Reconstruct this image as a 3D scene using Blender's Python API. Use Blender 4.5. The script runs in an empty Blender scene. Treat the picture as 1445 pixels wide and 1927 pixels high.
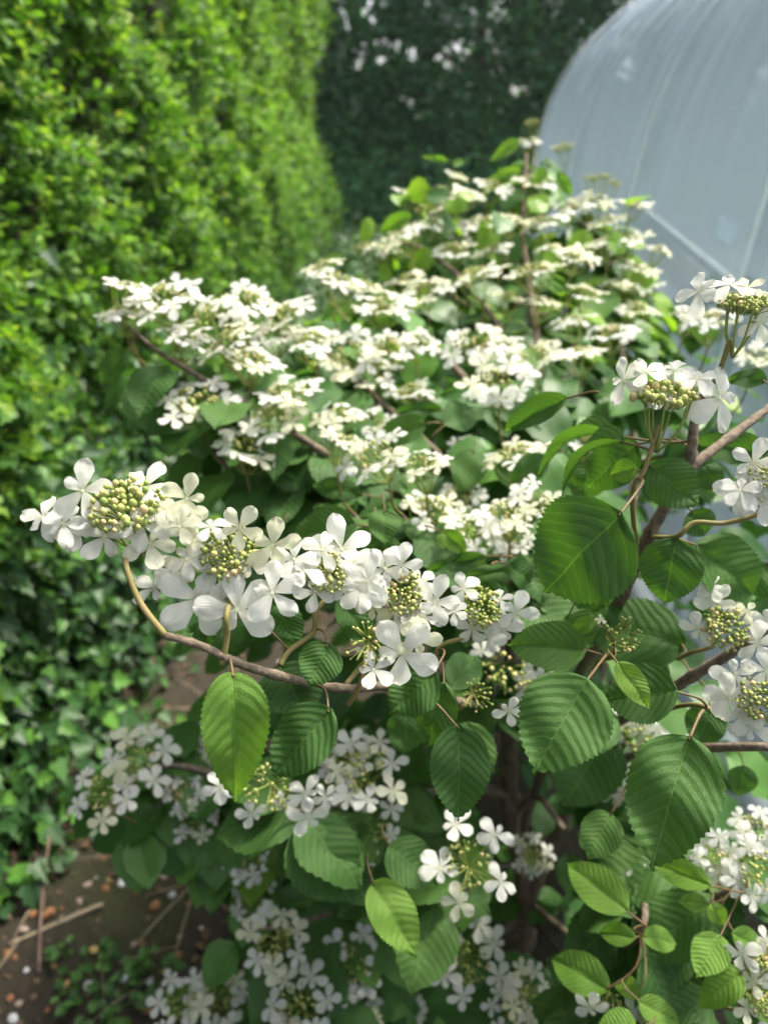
import bpy, math, random
import numpy as np
from mathutils import Vector, Matrix

# ------------------------------------------------------------------ camera, sky, sun, exposure
SC = bpy.context.scene
COL = SC.collection
CAM_H, PITCH, FPX = 1.5, math.radians(26.0), 1456.0
CAM = Vector((0, 0, CAM_H))
FW = Vector((0, math.cos(PITCH), -math.sin(PITCH)))
UPV = Vector((0, math.sin(PITCH), math.cos(PITCH)))
RT = Vector((1, 0, 0))
cd = bpy.data.cameras.new('camera')
cam = bpy.data.objects.new('camera', cd)
COL.objects.link(cam)
cam.location = CAM
cam.rotation_euler = (math.pi / 2 - PITCH, 0, 0)
cd.sensor_fit = 'VERTICAL'
cd.sensor_height = 36.0
cd.lens = FPX / 1927 * 36.0
cd.clip_start, cd.clip_end = 0.02, 500
cd.dof.use_dof = True
cd.dof.focus_distance = 0.45
cd.dof.aperture_fstop = 6.0
SC.camera = cam

SUN = Vector((0.45, 0.32, 0.95)).normalized()          # direction towards the sun
SUN_EL = math.asin(SUN.z)
SUN_ROT = math.atan2(SUN.x, SUN.y)
w = bpy.data.worlds.new('World')
SC.world = w
w.use_nodes = True
nt = w.node_tree
bg = nt.nodes['Background']
sky = nt.nodes.new('ShaderNodeTexSky')
sky.sky_type = 'NISHITA'
sky.sun_disc = False
sky.sun_elevation = SUN_EL
sky.sun_rotation = SUN_ROT
sky.dust_density = 5.0
sky.air_density = 0.8
sky.ozone_density = 0.6
hz = nt.nodes.new('ShaderNodeHueSaturation')                  # thin bright cloud: the whole sky paler
hz.inputs['Saturation'].default_value = 0.36
nt.links.new(sky.outputs[0], hz.inputs['Color'])
nt.links.new(hz.outputs[0], bg.inputs[0])
bg.inputs[1].default_value = 0.15
sl = bpy.data.lights.new('sun', 'SUN')
sl.energy = 2.9
sl.angle = math.radians(9.0)
sl.color = (1.0, 0.93, 0.79)
so = bpy.data.objects.new('sun', sl)
COL.objects.link(so)
so.location = (3, 3, 8)
so.rotation_euler = SUN.to_track_quat('Z', 'Y').to_euler()
SC.view_settings.view_transform = 'Standard'
SC.view_settings.look = 'None'
SC.view_settings.gamma = 1.0
SC.view_settings.exposure = 1.35
SC.view_settings.use_curve_mapping = False
SC.cycles.max_bounces = 5
SC.cycles.transparent_max_bounces = 8
SC.cycles.adaptive_threshold = 0.03
SC.cycles.debug_use_spatial_splits = True
SC.cycles.caustics_reflective = False
SC.cycles.caustics_refractive = False

# ------------------------------------------------------------------ helpers
RNG = random.Random(11)
NR = np.random.default_rng(5)
def uni(a, b): return RNG.uniform(a, b)
def at(u, v, D):
    """point seen at pixel (u, v) of the photograph, D metres deep"""
    return CAM + D * (RT * ((u - 722.5) / FPX) + UPV * (-(v - 963.5) / FPX) + FW)
WM = {}
def link(name, data, parent=None, M=None):
    o = bpy.data.objects.new(name, data)
    COL.objects.link(o)
    M = M or Matrix.Identity(4)
    o.matrix_basis = M
    WM[o.name] = M
    if parent is not None:
        o.parent = parent
        o.matrix_parent_inverse = WM[parent.name].inverted()
    return o
def tag(o, label=None, cat=None, group=None, kind=None):
    if label: o['label'] = label
    if cat: o['category'] = cat
    if group: o['group'] = group
    if kind: o['kind'] = kind
    return o
def root(name, loc, label, cat, group=None):
    o = link(name, None, None, Matrix.Translation(Vector(loc)))
    o.empty_display_size = 0.1
    return tag(o, label, cat, group)
def frame(P, ydir, zhint, sx=1, sy=1, sz=1):
    """matrix with local +Y along ydir and local +Z near zhint"""
    y = ydir.normalized()
    x = y.cross(zhint)
    if x.length < 1e-5: x = y.cross(Vector((0.3, 0.7, 0.2)))
    x.normalize()
    z = x.cross(y)
    M = Matrix((x * sx, y * sy, z * sz)).transposed().to_4x4()
    M.translation = P
    return M

class MB:
    def __init__(s): s.v, s.f, s.mi, s.uv, s.sm = [], [], [], [], True
    def face(s, idx, m=0, uv=None): s.f.append(tuple(idx)); s.mi.append(m); s.uv.append(uv)
    def box(s, c, sx, sy, sz, m=0, R=None):
        b = len(s.v)
        for dz in (-1, 1):
            for dx, dy in ((-1, -1), (1, -1), (1, 1), (-1, 1)):
                p = Vector((dx * sx / 2, dy * sy / 2, dz * sz / 2))
                if R: p = R @ p
                s.v.append(tuple(Vector(c) + p))
        for q in ((3, 2, 1, 0), (4, 5, 6, 7), (0, 1, 5, 4), (1, 2, 6, 5), (2, 3, 7, 6), (3, 0, 4, 7)):
            s.face([b + i for i in q], m)
    def tube(s, pts, rad, n=7, m=0, cap=True, wob=0.0):
        pts = [Vector(p) for p in pts]
        if not hasattr(rad, '__len__'): rad = [rad] * len(pts)
        ref = None
        b0 = len(s.v)
        for i, p in enumerate(pts):
            t = (pts[min(i + 1, len(pts) - 1)] - pts[max(i - 1, 0)]).normalized()
            if ref is None:
                ref = t.orthogonal().normalized()
            ref = (ref - t * ref.dot(t)).normalized()
            bi = t.cross(ref)
            for k in range(n):
                a = 2 * math.pi * k / n
                r = rad[i] * (1 + (uni(-wob, wob) if wob else 0))
                s.v.append(tuple(p + ref * math.cos(a) * r + bi * math.sin(a) * r))
        for i in range(len(pts) - 1):
            for k in range(n):
                a, b = b0 + i * n + k, b0 + i * n + (k + 1) % n
                s.face((a, b, b + n, a + n), m)
        if cap:
            s.face([b0 + k for k in reversed(range(n))], m)
            s.face([b0 + (len(pts) - 1) * n + k for k in range(n)], m)
    def ball(s, c, r, nu=7, nv=4, m=0, ax=(1, 1, 1), R=None):
        b = len(s.v)
        def put(p):
            p = Vector((p[0] * ax[0], p[1] * ax[1], p[2] * ax[2]))
            if R: p = R @ p
            s.v.append(tuple(Vector(c) + p * r))
        put((0, 0, -1))
        for j in range(1, nv):
            ph = -math.pi / 2 + math.pi * j / nv
            for i in range(nu):
                a = 2 * math.pi * i / nu
                put((math.cos(ph) * math.cos(a), math.cos(ph) * math.sin(a), math.sin(ph)))
        put((0, 0, 1))
        top = len(s.v) - 1
        for i in range(nu):
            s.face((b, b + 1 + (i + 1) % nu, b + 1 + i), m)
            s.face((top, top - nu + i, top - nu + (i + 1) % nu), m)
        for j in range(nv - 2):
            for i in range(nu):
                a, q = b + 1 + j * nu + i, b + 1 + j * nu + (i + 1) % nu
                s.face((a, q, q + nu, a + nu), m)
    def mesh(s, name, mats, smooth=True):
        me = bpy.data.meshes.new(name)
        me.from_pydata(s.v, [], s.f)
        for m in (mats if isinstance(mats, (list, tuple)) else [mats]): me.materials.append(m)
        if any(s.mi): me.polygons.foreach_set('material_index', s.mi)
        if s.uv and s.uv[0] is not None:
            ul = me.uv_layers.new(name='UVMap')
            flat = [c for f in s.uv for q in f for c in q]
            ul.data.foreach_set('uv', flat)
        if smooth: me.polygons.foreach_set('use_smooth', [True] * len(s.f))
        me.update()
        return me

def smooth_path(P, sub=4):
    P = [Vector(p) for p in P]
    if len(P) < 3:
        return [P[0].lerp(P[-1], i / sub) for i in range(sub + 1)]
    out = []
    for i in range(len(P) - 1):
        a, b, c, d = P[max(i - 1, 0)], P[i], P[i + 1], P[min(i + 2, len(P) - 1)]
        for k in range(sub):
            t = k / sub
            out.append(0.5 * (2 * b + (c - a) * t + (2 * a - 5 * b + 4 * c - d) * t * t + (3 * b - a - 3 * c + d) * t ** 3))
    out.append(P[-1])
    return out

def scatter_mesh(name, tmpl_v, tmpl_f, pos, R, scale, mats, smooth=False):
    """many copies of one small template joined in ONE mesh (numpy)"""
    tv = np.array(tmpl_v, dtype=np.float32)
    N, k = len(pos), len(tv)
    scale = np.asarray(scale, dtype=np.float32)
    if scale.ndim == 1: scale = np.repeat(scale[:, None], 3, 1)
    vs = np.einsum('nij,nkj->nki', R.astype(np.float32), tv[None] * scale[:, None, :]) + pos[:, None, :].astype(np.float32)
    me = bpy.data.meshes.new(name)
    nl = sum(len(f) for f in tmpl_f)
    nf = len(tmpl_f)
    me.vertices.add(N * k)
    me.vertices.foreach_set('co', vs.reshape(-1).astype(np.float32))
    me.loops.add(N * nl)
    li = np.array([i for f in tmpl_f for i in f], dtype=np.int32)
    me.loops.foreach_set('vertex_index', (li[None] + (np.arange(N, dtype=np.int32) * k)[:, None]).reshape(-1))
    st = np.cumsum([0] + [len(f) for f in tmpl_f[:-1]]).astype(np.int32)
    me.polygons.add(N * nf)
    me.polygons.foreach_set('loop_start', (st[None] + (np.arange(N, dtype=np.int32) * nl)[:, None]).reshape(-1))
    me.update(calc_edges=True)
    me.validate()
    if smooth: me.polygons.foreach_set('use_smooth', [True] * (N * nf))
    for m in (mats if isinstance(mats, (list, tuple)) else [mats]): me.materials.append(m)
    return me

def frames_np(y, zh):
    """rotation matrices with columns x, y, z"""
    y = y / np.linalg.norm(y, axis=1, keepdims=True)
    x = np.cross(y, zh)
    x /= np.linalg.norm(x, axis=1, keepdims=True) + 1e-9
    z = np.cross(x, y)
    return np.stack([x, y, z], axis=2)

# ------------------------------------------------------------------ materials
def newmat(name):
    m = bpy.data.materials.new(name)
    m.use_nodes = True
    t = m.node_tree
    return m, t, t.nodes['Principled BSDF'], t.nodes['Material Output']
def N_(t, typ, **kw):
    n = t.nodes.new(typ)
    for k, v in kw.items(): setattr(n, k, v)
    return n
def math_(t, op, a, b=None, c=None):
    n = N_(t, 'ShaderNodeMath', operation=op)
    for i, x in enumerate((a, b, c)):
        if x is None: continue
        if isinstance(x, (int, float)): n.inputs[i].default_value = x
        else: t.links.new(x, n.inputs[i])
    return n.outputs[0]
def rand_(t):
    g = N_(t, 'ShaderNodeNewGeometry'); o = N_(t, 'ShaderNodeObjectInfo')
    return math_(t, 'FRACT', math_(t, 'ADD', g.outputs['Random Per Island'], o.outputs['Random']))
def ramp_(t, fac, stops):
    r = N_(t, 'ShaderNodeValToRGB')
    e = r.color_ramp.elements
    while len(e) < len(stops): e.new(0.5)
    for i, (p, c) in enumerate(stops):
        e[i].position = p; e[i].color = (*c, 1)
    t.links.new(fac, r.inputs[0])
    return r.outputs[0]
def mix_(t, fac, a, b, blend='MIX'):
    n = N_(t, 'ShaderNodeMix', data_type='RGBA', blend_type=blend)
    for i, x in ((0, fac), (6, a), (7, b)):
        if isinstance(x, (int, float)): n.inputs[i].default_value = x
        elif isinstance(x, tuple): n.inputs[i].default_value = (*x, 1)
        else: t.links.new(x, n.inputs[i])
    return n.outputs[2]
def noise_(t, scale, detail=3, vec=None, rough=0.55):
    n = N_(t, 'ShaderNodeTexNoise')
    n.inputs['Scale'].default_value = scale; n.inputs['Detail'].default_value = detail; n.inputs['Roughness'].default_value = rough
    if vec is not None: t.links.new(vec, n.inputs['Vector'])
    return n.outputs[0]
def transl(t, bsdf, out, col, fac, tint=(1.25, 1.25, 0.6)):
    tr = N_(t, 'ShaderNodeBsdfTranslucent')
    c = mix_(t, 1.0, col, tint, 'MULTIPLY')
    t.links.new(c, tr.inputs[0])
    mx = N_(t, 'ShaderNodeMixShader')
    mx.inputs[0].default_value = fac
    t.links.new(bsdf.outputs[0], mx.inputs[1]); t.links.new(tr.outputs[0], mx.inputs[2])
    t.links.new(mx.outputs[0], out.inputs[0])

def foliage_mat(name, stops, rough=0.5, spec=0.4, tfac=0.35, tint=(1.3, 1.35, 0.55)):
    m, t, b, o = newmat(name)
    c = ramp_(t, rand_(t), stops)
    t.links.new(c, b.inputs['Base Color'])
    b.inputs['Roughness'].default_value = rough
    b.inputs['Specular IOR Level'].default_value = spec
    transl(t, b, o, c, tfac, tint)
    return m

def veined_leaf(name, stops, vein, spec=0.45, tfac=0.3, edge=None):
    m, t, b, o = newmat(name)
    uv = N_(t, 'ShaderNodeUVMap')
    sp = N_(t, 'ShaderNodeSeparateXYZ'); t.links.new(uv.outputs[0], sp.inputs[0])
    s, x = sp.outputs[0], math_(t, 'SUBTRACT', sp.outputs[1], 0.5)
    ax = math_(t, 'ABSOLUTE', x)
    p = math_(t, 'MULTIPLY', math_(t, 'SUBTRACT', s, math_(t, 'ADD', math_(t, 'MULTIPLY', ax, 0.45), math_(t, 'MULTIPLY', math_(t, 'MULTIPLY', ax, ax), 1.1))), 10.0)
    p = math_(t, 'ADD', p, math_(t, 'MULTIPLY', noise_(t, 4.0, 2, N_(t, 'ShaderNodeTexCoord').outputs['Object']), 0.7))
    p = math_(t, 'ADD', p, math_(t, 'MULTIPLY', math_(t, 'GREATER_THAN', x, 0.0), 0.35))
    fr = math_(t, 'PINGPONG', p, 0.5)                       # 0 on a side vein
    vm = N_(t, 'ShaderNodeMapRange', interpolation_type='SMOOTHSTEP')
    t.links.new(fr, vm.inputs[0]); vm.inputs[1].default_value = 0.0; vm.inputs[2].default_value = 0.10
    vm.inputs[3].default_value = 1.0; vm.inputs[4].default_value = 0.0
    mr = N_(t, 'ShaderNodeMapRange', interpolation_type='SMOOTHSTEP')
    t.links.new(ax, mr.inputs[0]); mr.inputs[1].default_value = 0.002; mr.inputs[2].default_value = 0.012
    mr.inputs[3].default_value = 1.0; mr.inputs[4].default_value = 0.0
    tc = N_(t, 'ShaderNodeTexCoord')
    nz = noise_(t, 3.5, 4, tc.outputs['Object'])
    base = ramp_(t, math_(t, 'FRACT', N_(t, 'ShaderNodeObjectInfo').outputs['Random']), stops)
    base = mix_(t, math_(t, 'MULTIPLY', nz, 0.35), base, tuple(0.55 * q for q in stops[0][1]))
    sp_ = N_(t, 'ShaderNodeMapRange'); t.links.new(noise_(t, 14.0, 3, tc.outputs['Object']), sp_.inputs[0]); sp_.inputs[1].default_value = 0.66; sp_.inputs[2].default_value = 0.74; sp_.inputs[4].default_value = 0.5
    base = mix_(t, sp_.outputs[0], base, (0.10, 0.11, 0.03))
    vmask = math_(t, 'MAXIMUM', math_(t, 'MULTIPLY', vm.outputs[0], 0.55), mr.outputs[0])
    col = mix_(t, math_(t, 'MULTIPLY', vmask, 0.6), base, vein)
    t.links.new(col, b.inputs['Base Color'])
    # fine cross veins between the side veins
    cb = N_(t, 'ShaderNodeCombineXYZ')
    t.links.new(math_(t, 'MULTIPLY', p, 1.0), cb.inputs[0]); t.links.new(math_(t, 'MULTIPLY', x, 34.0), cb.inputs[1])
    vo = N_(t, 'ShaderNodeTexVoronoi', feature='DISTANCE_TO_EDGE'); vo.inputs['Scale'].default_value = 2.3
    t.links.new(cb.outputs[0], vo.inputs['Vector'])
    vs = N_(t, 'ShaderNodeMapRange'); t.links.new(vo.outputs[0], vs.inputs[0]); vs.inputs[2].default_value = 0.2
    h = math_(t, 'ADD', math_(t, 'MULTIPLY', vs.outputs[0], 0.22), math_(t, 'MULTIPLY', fr, 1.6))
    h = math_(t, 'SUBTRACT', h, math_(t, 'MULTIPLY', mr.outputs[0], 0.8))
    bp = N_(t, 'ShaderNodeBump'); bp.inputs['Strength'].default_value = 0.6; bp.inputs['Distance'].default_value = 0.0010
    t.links.new(h, bp.inputs['Height'])
    t.links.new(bp.outputs[0], b.inputs['Normal'])
    b.inputs['Roughness'].default_value = 0.56
    b.inputs['Specular IOR Level'].default_value = spec * 0.8
    transl(t, b, o, col, tfac, (1.4, 1.5, 0.5))
    return m

M_LEAF = veined_leaf('viburnum leaf', [(0.0, (0.046, 0.115, 0.026)), (0.5, (0.060, 0.142, 0.030)), (1.0, (0.085, 0.178, 0.036))], (0.13, 0.25, 0.06), 0.32, 0.36)
M_YOUNG = veined_leaf('viburnum young leaf', [(0.0, (0.12, 0.25, 0.035)), (1.0, (0.17, 0.31, 0.045))], (0.22, 0.35, 0.09), 0.35, 0.42)
M_LEAFFAR = foliage_mat('viburnum foliage', [(0.0, (0.045, 0.12, 0.026)), (0.6, (0.07, 0.175, 0.034)), (1.0, (0.11, 0.24, 0.045))], 0.45, 0.35, 0.36)
def petal_mat(name, c0, c1, tf):
    m, t, b, o = newmat(name)
    uv = N_(t, 'ShaderNodeUVMap')
    mp = N_(t, 'ShaderNodeMapping'); t.links.new(uv.outputs[0], mp.inputs[0]); mp.inputs['Scale'].default_value = (2.2, 26, 1)
    nz = noise_(t, 1.0, 3, mp.outputs[0])
    sp = N_(t, 'ShaderNodeSeparateXYZ'); t.links.new(uv.outputs[0], sp.inputs[0])
    c = mix_(t, N_(t, 'ShaderNodeObjectInfo').outputs['Random'], c0, c1)
    thr = N_(t, 'ShaderNodeMapRange'); t.links.new(sp.outputs[0], thr.inputs[0])
    thr.inputs[1].default_value = 0.0; thr.inputs[2].default_value = 0.28; thr.inputs[3].default_value = 0.5; thr.inputs[4].default_value = 0.0
    c = mix_(t, thr.outputs[0], c, (0.66, 0.70, 0.36))
    c = mix_(t, math_(t, 'MULTIPLY', nz, 0.3), c, (0.66, 0.70, 0.62))
    tb_ = N_(t, 'ShaderNodeMapRange'); t.links.new(math_(t, 'MULTIPLY', sp.outputs[0], noise_(t, 3.0, 3, N_(t, 'ShaderNodeTexCoord').outputs['Object'])), tb_.inputs[0]); tb_.inputs[1].default_value = 0.58; tb_.inputs[2].default_value = 0.75; tb_.inputs[4].default_value = 0.55
    c = mix_(t, tb_.outputs[0], c, (0.50, 0.38, 0.20))
    t.links.new(c, b.inputs['Base Color'])
    b.inputs['Roughness'].default_value = 0.6
    b.inputs['Specular IOR Level'].default_value = 0.25
    bp = N_(t, 'ShaderNodeBump'); bp.inputs['Strength'].default_value = 0.9; bp.inputs['Distance'].default_value = 0.0012
    t.links.new(nz, bp.inputs['Height']); t.links.new(bp.outputs[0], b.inputs['Normal'])
    transl(t, b, o, c, tf, (1.0, 1.0, 0.95))
    return m
M_PETAL = petal_mat('white petal', (0.89, 0.89, 0.85), (0.88, 0.88, 0.80), 0.45)
M_CREAM = petal_mat('cream petal', (0.85, 0.85, 0.58), (0.86, 0.85, 0.68), 0.45)
M_BUD = foliage_mat('flower bud', [(0.0, (0.22, 0.30, 0.07)), (0.5, (0.36, 0.40, 0.11)), (0.82, (0.50, 0.48, 0.18)), (1.0, (0.62, 0.46, 0.24))], 0.5, 0.4, 0.12, (1, 1, 0.7))
def plain(name, c0, c1, scale, rough=0.7, bump=0.0, spec=0.3):
    m, t, b, o = newmat(name)
    tc = N_(t, 'ShaderNodeTexCoord')
    nz = noise_(t, scale, 5, tc.outputs['Object'])
    r = ramp_(t, nz, [(0.3, c0), (0.7, c1)])
    t.links.new(r, b.inputs['Base Color'])
    b.inputs['Roughness'].default_value = rough
    b.inputs['Specular IOR Level'].default_value = spec
    if bump:
        bp = N_(t, 'ShaderNodeBump'); bp.inputs['Strength'].default_value = 0.8; bp.inputs['Distance'].default_value = bump
        t.links.new(nz, bp.inputs['Height']); t.links.new(bp.outputs[0], b.inputs['Normal'])
    return m
M_STALK = plain('green stalk', (0.16, 0.16, 0.045), (0.27, 0.20, 0.085), 45, 0.6)
M_RAY = plain('flower ray', (0.20, 0.27, 0.06), (0.30, 0.34, 0.09), 60, 0.5)
M_PETIOLE = plain('red petiole', (0.11, 0.052, 0.03), (0.13, 0.11, 0.04), 40, 0.5)
M_TWIG = plain('twig bark', (0.085, 0.065, 0.045), (0.23, 0.18, 0.13), 170, 0.85, 0.0025)
M_BARK = plain('trunk bark', (0.09, 0.066, 0.045), (0.20, 0.155, 0.11), 60, 0.85, 0.004)
M_HAW = foliage_mat('hawthorn leaf', [(0.0, (0.035, 0.10, 0.018)), (0.45, (0.065, 0.17, 0.022)), (0.8, (0.11, 0.25, 0.025)), (1.0, (0.20, 0.32, 0.03))], 0.5, 0.3, 0.45)
M_HAWNEW = foliage_mat('hawthorn new growth', [(0.0, (0.10, 0.24, 0.03)), (0.7, (0.19, 0.36, 0.04)), (0.95, (0.28, 0.40, 0.06)), (1.0, (0.30, 0.30, 0.09))], 0.5, 0.3, 0.5)
M_IVY = foliage_mat('ivy leaf', [(0.0, (0.018, 0.055, 0.016)), (0.7, (0.035, 0.10, 0.022)), (1.0, (0.09, 0.22, 0.03))], 0.45, 0.35, 0.18)
M_EVER = foliage_mat('evergreen leaf', [(0.0, (0.04, 0.14, 0.065)), (0.6, (0.065, 0.21, 0.085)), (1.0, (0.11, 0.28, 0.09))], 0.5, 0.3, 0.42)
M_CORE = plain('hedge dark backing', (0.016, 0.02, 0.01), (0.035, 0.035, 0.018), 14, 0.95, 0.03)  # for the added light-blocking sheet inside the hedge
M_WEED = foliage_mat('weed leaf', [(0.0, (0.03, 0.09, 0.02)), (1.0, (0.07, 0.17, 0.03))], 0.5, 0.3, 0.25)

def soil_material():
    m, t, b, o = newmat('soil')
    tc = N_(t, 'ShaderNodeTexCoord')
    n1 = noise_(t, 3.0, 6, tc.outputs['Object'])
    n2 = noise_(t, 55.0, 6, tc.outputs['Object'], 0.7)
    n3 = noise_(t, 2.2, 3, tc.outputs['Object'])
    c = ramp_(t, n2, [(0.25, (0.022, 0.019, 0.013)), (0.55, (0.052, 0.045, 0.031)), (0.8, (0.10, 0.083, 0.058))])
    c = mix_(t, n1, c, (0.036, 0.029, 0.021))
    ms = N_(t, 'ShaderNodeMapRange'); t.links.new(n3, ms.inputs[0]); ms.inputs[1].default_value = 0.52; ms.inputs[2].default_value = 0.68; ms.inputs[4].default_value = 0.55
    c = mix_(t, ms.outputs[0], c, (0.05, 0.07, 0.02))
    t.links.new(c, b.inputs['Base Color'])
    b.inputs['Roughness'].default_value = 0.95
    b.inputs['Specular IOR Level'].default_value = 0.2
    bp = N_(t, 'ShaderNodeBump'); bp.inputs['Strength'].default_value = 1.0; bp.inputs['Distance'].default_value = 0.012
    t.links.new(n2, bp.inputs['Height']); t.links.new(bp.outputs[0], b.inputs['Normal'])
    return m
M_SOIL = soil_material()
M_STONE = {k: plain(k + ' stone', a, b_, 60, 0.75, 0.001) for k, a, b_ in (
    ('white', (0.42, 0.43, 0.45), (0.66, 0.67, 0.68)), ('orange', (0.18, 0.08, 0.035), (0.32, 0.15, 0.065)),
    ('pink', (0.28, 0.21, 0.17), (0.44, 0.35, 0.30)), ('ochre', (0.36, 0.24, 0.08), (0.52, 0.38, 0.16)),
    ('brown', (0.10, 0.06, 0.04), (0.19, 0.12, 0.08)))}
M_STRAW = plain('dry stick', (0.24, 0.18, 0.12), (0.38, 0.31, 0.22), 40, 0.8)
M_DRYTWIG = plain('brown stick', (0.13, 0.085, 0.065), (0.22, 0.15, 0.12), 40, 0.8)

def polythene():
    m, t, b, o = newmat('polythene')
    tc = N_(t, 'ShaderNodeTexCoord')
    mp = N_(t, 'ShaderNodeMapping'); t.links.new(tc.outputs['Object'], mp.inputs[0]); mp.inputs['Scale'].default_value = (0.7, 5.0, 0.7)
    n1 = noise_(t, 1.3, 4, mp.outputs[0])
    n2 = noise_(t, 9, 4, tc.outputs['Object'])
    tp = N_(t, 'ShaderNodeBsdfTransparent'); tp.inputs[0].default_value = (0.84, 0.91, 0.95, 1)
    tl = N_(t, 'ShaderNodeBsdfTranslucent'); tl.inputs[0].default_value = (0.50, 0.59, 0.66, 1)
    b.inputs['Base Color'].default_value = (0.29, 0.36, 0.42, 1)
    b.inputs['Roughness'].default_value = 0.14
    b.inputs['Specular IOR Level'].default_value = 0.6
    bp = N_(t, 'ShaderNodeBump'); bp.inputs['Strength'].default_value = 0.5; bp.inputs['Distance'].default_value = 0.012
    t.links.new(math_(t, 'ADD', n1, math_(t, 'MULTIPLY', n2, 0.2)), bp.inputs['Height']); t.links.new(bp.outputs[0], b.inputs['Normal'])
    m1 = N_(t, 'ShaderNodeMixShader'); m1.inputs[0].default_value = 0.42
    t.links.new(tl.outputs[0], m1.inputs[1]); t.links.new(b.outputs[0], m1.inputs[2])
    m2 = N_(t, 'ShaderNodeMixShader'); m2.inputs[0].default_value = 0.50
    t.links.new(m1.outputs[0], m2.inputs[1]); t.links.new(tp.outputs[0], m2.inputs[2])
    t.links.new(m2.outputs[0], o.inputs[0])
    return m
M_POLY = polythene()
M_TAPE = foliage_mat('milky repair tape', [(0, (0.76, 0.80, 0.79)), (1, (0.80, 0.84, 0.82))], 0.3, 0.5, 0.7, (1, 1, 1))
M_STEEL = plain('galvanised hoop', (0.62, 0.68, 0.64), (0.74, 0.78, 0.75), 30, 0.4, 0, 0.5)
M_WOOD = plain('grey timber rail', (0.42, 0.40, 0.36), (0.55, 0.53, 0.48), 20, 0.7)

# ------------------------------------------------------------------ ground
def ground_h(x, y):
    d = math.hypot(x, y - 1.2)
    a = 0.016 * math.exp(-(d / 3.0) ** 2)
    return a * (math.sin(x * 9.1 + 1.3 * math.sin(y * 7)) * math.cos(y * 8.3 + x * 3) + 0.6 * math.sin(x * 23 + y * 17) * math.cos(y * 21 - x * 12))
def make_ground():
    n = 110
    b = MB()
    def warp(t): return math.copysign(abs(t) ** 3.2, t) * 60 + t * 2.2
    for j in range(n + 1):
        for i in range(n + 1):
            x, y = warp(i / n * 2 - 1) - 0.3, warp(j / n * 2 - 1) + 1.2
            b.v.append((x, y, ground_h(x, y)))
    for j in range(n):
        for i in range(n):
            a = j * (n + 1) + i
            b.face((a, a + 1, a + n + 2, a + n + 1))
    return b.mesh('soil', M_SOIL)
soil = tag(link('soil', make_ground()), 'bare brown garden soil strewn with stone chips', None, None, 'structure')

# ------------------------------------------------------------------ polytunnel
TX = 3.0
PROF = [(0.86, -0.05), (0.87, 0.35), (0.87, 0.8), (0.885, 1.2), (0.94, 1.58), (1.07, 1.86), (1.32, 2.09), (1.66, 2.25), (2.2, 2.40), (3.0, 2.47)]
PROF = smooth_path([(x, 0, z) for x, z in PROF], 4)
PROF = [(p.x, p.z) for p in PROF]
PROF = PROF + [(2 * TX - x, z) for x, z in reversed(PROF[:-1])]
T0, T1 = -1.15, 5.0
HOOPS = [-1.15, -0.1, 0.92, 1.93, 2.95, 4.0, 5.0]
def make_cover():
    b = MB()
    ys = list(np.concatenate([np.linspace(T0, 1.9, 90), np.linspace(1.92, T1, 420)]))
    n = len(PROF)
    for y in ys:
        d = min(abs(y - h) for h in HOOPS)
        sag = 0.010 * (1 - math.exp(-(d / 0.22) ** 2))
        for i, (x, z) in enumerate(PROF):
            a = i / (n - 1) * math.pi
            nx, nz = -math.cos(a), math.sin(a)
            s = i / (n - 1)
            up = max(0.0, math.sin(a)) ** 2
            e1 = (1 - abs(math.sin(y * 7.3 + 9 * s + 0.6 * math.sin(s * 9)))) ** 4
            e2 = (1 - abs(math.sin(y * 11.9 - 12 * s + 1.1))) ** 5
            wr = (0.036 * e1 + 0.024 * e2) * up * (0.4 + 0.6 * math.sin(y * 2.3 + s * 5) ** 2) + 0.006 * math.sin(y * 13 - 20 * s) * (0.25 + up)
            k = -sag + wr * (1 - math.exp(-(d / 0.1) ** 2)) + 0.022
            b.v.append((x + nx * k, y, z + nz * k))
    for j in range(len(ys) - 1):
        for i in range(n - 1):
            a = j * n + i
            b.face((a, a + 1, a + n + 1, a + n))
    return b.mesh('cover', M_POLY)
tun = root('polytunnel', (TX, 2, 0), 'translucent polythene garden tunnel on steel hoops behind the flowering shrub', 'polytunnel')
link('cover', make_cover(), tun)
for y in HOOPS:
    b = MB(); b.tube([(x + 0.02 * (1 if x < TX else -1), y, z - 0.012) for x, z in PROF], 0.009, 8)
    link('hoop', b.mesh('hoop', M_STEEL), tun)
for y in HOOPS:                                               # pale tape over each hoop
    b = MB(); n_ = len(PROF)
    for i, (x, z) in enumerate(PROF):
        a = i / (n_ - 1) * math.pi; nx, nz = -math.cos(a), math.sin(a)
        for dy in (-.011, 0, .011): b.v.append((x + nx * (.027 if dy == 0 else .0245), y + dy, z + nz * (.027 if dy == 0 else .0245)))
    for i in range(n_ - 1):
        for k in (0, 1): b.face((3 * i + k, 3 * i + k + 1, 3 * i + k + 4, 3 * i + k + 3))
    link('hoop_tape', b.mesh('hoop_tape', M_TAPE), tun)
b = MB(); b.tube([(TX, T0, 2.44), (TX, T1, 2.44)], 0.013, 8); link('ridge_pole', b.mesh('ridge_pole', M_STEEL), tun)
b = MB()
for y, s in ((T1 + 0.03, 1),):
    k = len(b.v)
    for x, z in PROF: b.v.append((x, y, z))
    b.face([k + i for i in range(len(PROF))])
end = link('end_sheet', b.mesh('end_sheet', M_POLY, False), tun)
b = MB(); b.tube([(0.905, 1.45, 1.06), (0.905, 2.2, 1.17), (0.915, 3.0, 1.27)], 0.014, 8); link('brace', b.mesh('brace', M_WOOD), tun)
b = MB(); b.tube([(0.9, T0, 0.06), (0.9, T1, 0.06)], 0.03, 8); link('base_rail', b.mesh('base_rail', M_WOOD), tun)
b = MB()                                                     # repair patch on the sheet
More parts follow.
